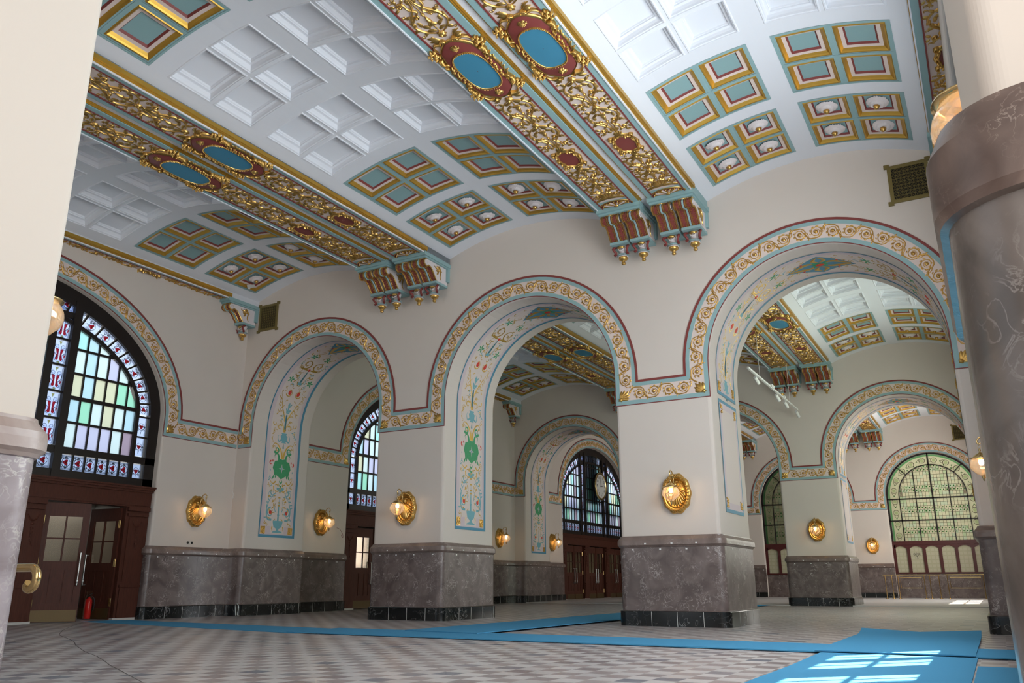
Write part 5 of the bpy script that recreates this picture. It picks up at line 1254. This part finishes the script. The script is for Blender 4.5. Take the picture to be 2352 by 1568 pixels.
# ------------------------------------------------------------------ track light in the second hall
o = empty('track_light', (12.35, 8.2, 7.0)); tag(o, 'white track light rail hanging in the second hall, seen through the right arch', 'track light')
m = MB(); m.box(-.03, .03, 0, 7.3, -.02, .04); m.box(-.06, .06, 2.9, 3.3, .0, .10); m.box(-.05, .05, 4.9, 5.1, .0, .09); m.build('rail', TWHITE, o)
for i, y in enumerate((1.0, 3.9, 5.2, 7.2)):
    m = MB(); m.tube([(0, y, 0), (.0, y, -.12)], .012, 6); m.tube([(-.02, y - .10, -.09), (.03, y + .12, -.26)], .055, 12); m.build('spot_head', TWHITE, o)
m = MB(); m.tube([(0, 1.5, .04), (0, 1.5, 1.65)], .006, 5); m.tube([(0, 6.0, .04), (0, 6.0, 1.65)], .006, 5); m.build('hanging_wire', TWHITE, o)

# ------------------------------------------------------------------ carpets
def carpet(pts, z, label, th=.014, curl=None):
    m = MB(); n = len(pts); m.prism(pts, z, z + th, lambda a, b, d: (a, b, d + (curl(a, b) if curl else 0)))
    o = m.build('blue_carpet', CARPET); tag(o, label, 'carpet'); return o
def carpet_grid(x0, x1, y0, y1, z, label, fz, nx=14, ny=30):
    m = MB(); g = lambda i, j: (x0 + (x1 - x0) * i / nx, y0 + (y1 - y0) * j / ny)
    top = [[(*g(i, j), z + .014 + fz(*g(i, j))) for i in range(nx + 1)] for j in range(ny + 1)]; bot = [[(p[0], p[1], p[2] - .012) for p in r] for r in top]
    m.grid(top); m.grid(bot[::-1]); m.grid([top[0], bot[0]]); m.grid([bot[-1], top[-1]]); m.grid([[r[0] for r in bot], [r[0] for r in top]]); m.grid([[r[-1] for r in top], [r[-1] for r in bot]])
    o = m.build('blue_carpet', CARPET); tag(o, label, 'carpet'); return o
carpet([(-.05, -3.95), (7.4, -5.05), (7.4, -3.7), (-.05, -2.95)], -.006, 'long blue carpet runner leading to the open wooden door')
carpet([(7.2, -5.02), (18.3, -5.20), (18.3, -3.85), (7.2, -3.65)], .0085, 'blue carpet runner across the hall between the two crossings')
carpet([(8.9, -3.9), (10.5, -4.1), (10.75, 15.4), (9.15, 15.4)], .024, 'blue carpet runner going under the centre arch to the second hall')
carpet_grid(15.98, 17.68, -5.25, -1.15, .027, 'blue carpet with curled end lying over the crossing', lambda x, y: .07 * max(0, (y + 1.7) / .55) ** 2 * (.4 + .6 * abs((x - 16.83) / .85)))
carpet_grid(16.05, 17.70, -13.2, -5.24, .001, 'large sunlit blue carpet in the right foreground', lambda x, y: .004 * math.sin(y * 2))
carpet([(17.72, -13.3), (18.3, -13.3), (18.3, -6.3), (17.72, -6.3)], .004, 'narrow blue carpet strip along the right wall')

# brass handrail end by the nearest left pier
o = empty('brass_handrail', (12.5, -13.28, .90)); tag(o, 'brass handrail end curling back beside the nearest left pier', 'handrail')
m = MB(); m.tube([(-.6, 0, .015), (.70, 0, .015)] + [Vector((.70 + .06 * math.sin(a), 0, -.045 + .06 * math.cos(a))) for a in [PI * k / 10 for k in range(1, 12)]] + [Vector((.675, 0, -.085)), Vector((.69, 0, -.07))], lambda u: .024, 12); m.build('curved_tube', BRASS, o, True)
m = MB(); m.tube([(.45, 0, 0), (.45, -.15, -.02)], .014, 8); m.tube([(-.4, 0, 0), (-.4, -.15, -.02)], .014, 8); m.build('bracket', BRASS, o)

m = MB(); m.prism([(.70, -.78), (.92, -.70), (1.02, -.84), (.84, -.95)], 8.80, 8.806, lambda a, b, d: (a, b, d + (a - .7) * .12 + .02)); m.box(.74, .78, -.80, -.76, 8.80, 8.90); tag(m.build('loose_paper', PAPER), 'piece of pale protective paper hanging from the corner ceiling coffer', 'paper')
# loose wiring
def wire(pts, label, r=.006, col=TWHITE):
    m = MB(); m.tube(smooth3(pts), r, 6); o = m.build('loose_wire', col); tag(o, label, 'wire')
wire([(.62, -.10, .02), (.60, -.12, .25), (.66, -.13, .32), (.72, -.12, .22), (.70, -.12, .04), (.78, -.14, .02)], 'looped grey cable standing against the black plinth of the first pier', .012, STEEL)
wire([(0.01, 4.3, 2.50), (.10, 4.35, 2.45), (.18, 4.4, 2.3), (.15, 4.45, 2.2), (.1, 4.42, 2.28)], 'thin reddish wire hanging beside the lamp seen through the left arch', .006, RED)
wire([(0.01, -.03, 3.25), (.06, -.04, 3.15), (.03, -.05, 3.05), (.08, -.05, 3.08)], 'small white wire loop in the left wall corner')
wire([(0.01, 19.9, 3.2), (.08, 20.0, 2.9), (.08, 20.1, 2.6), (.1, 20.2, 2.45), (.12, 20.05, 2.5), (.1, 20.1, 2.6)], 'hanging cable loop left of the clock window')
for y, z, lb in ((-1.35, 1.83, 'left of two black cable outlets below the lamp by the open door'), (-1.22, 1.83, 'right of two black cable outlets below the lamp by the open door')):
    m = MB(); m.grid([[(x, y + r * math.cos(2 * PI * k / 12), z + r * math.sin(2 * PI * k / 12)) for k in range(12)] for r, x in ((.03, 0), (.03, .02), (.001, .022))], 0, True); tag(m.build('cable_outlet', BLACKP), lb, 'socket')
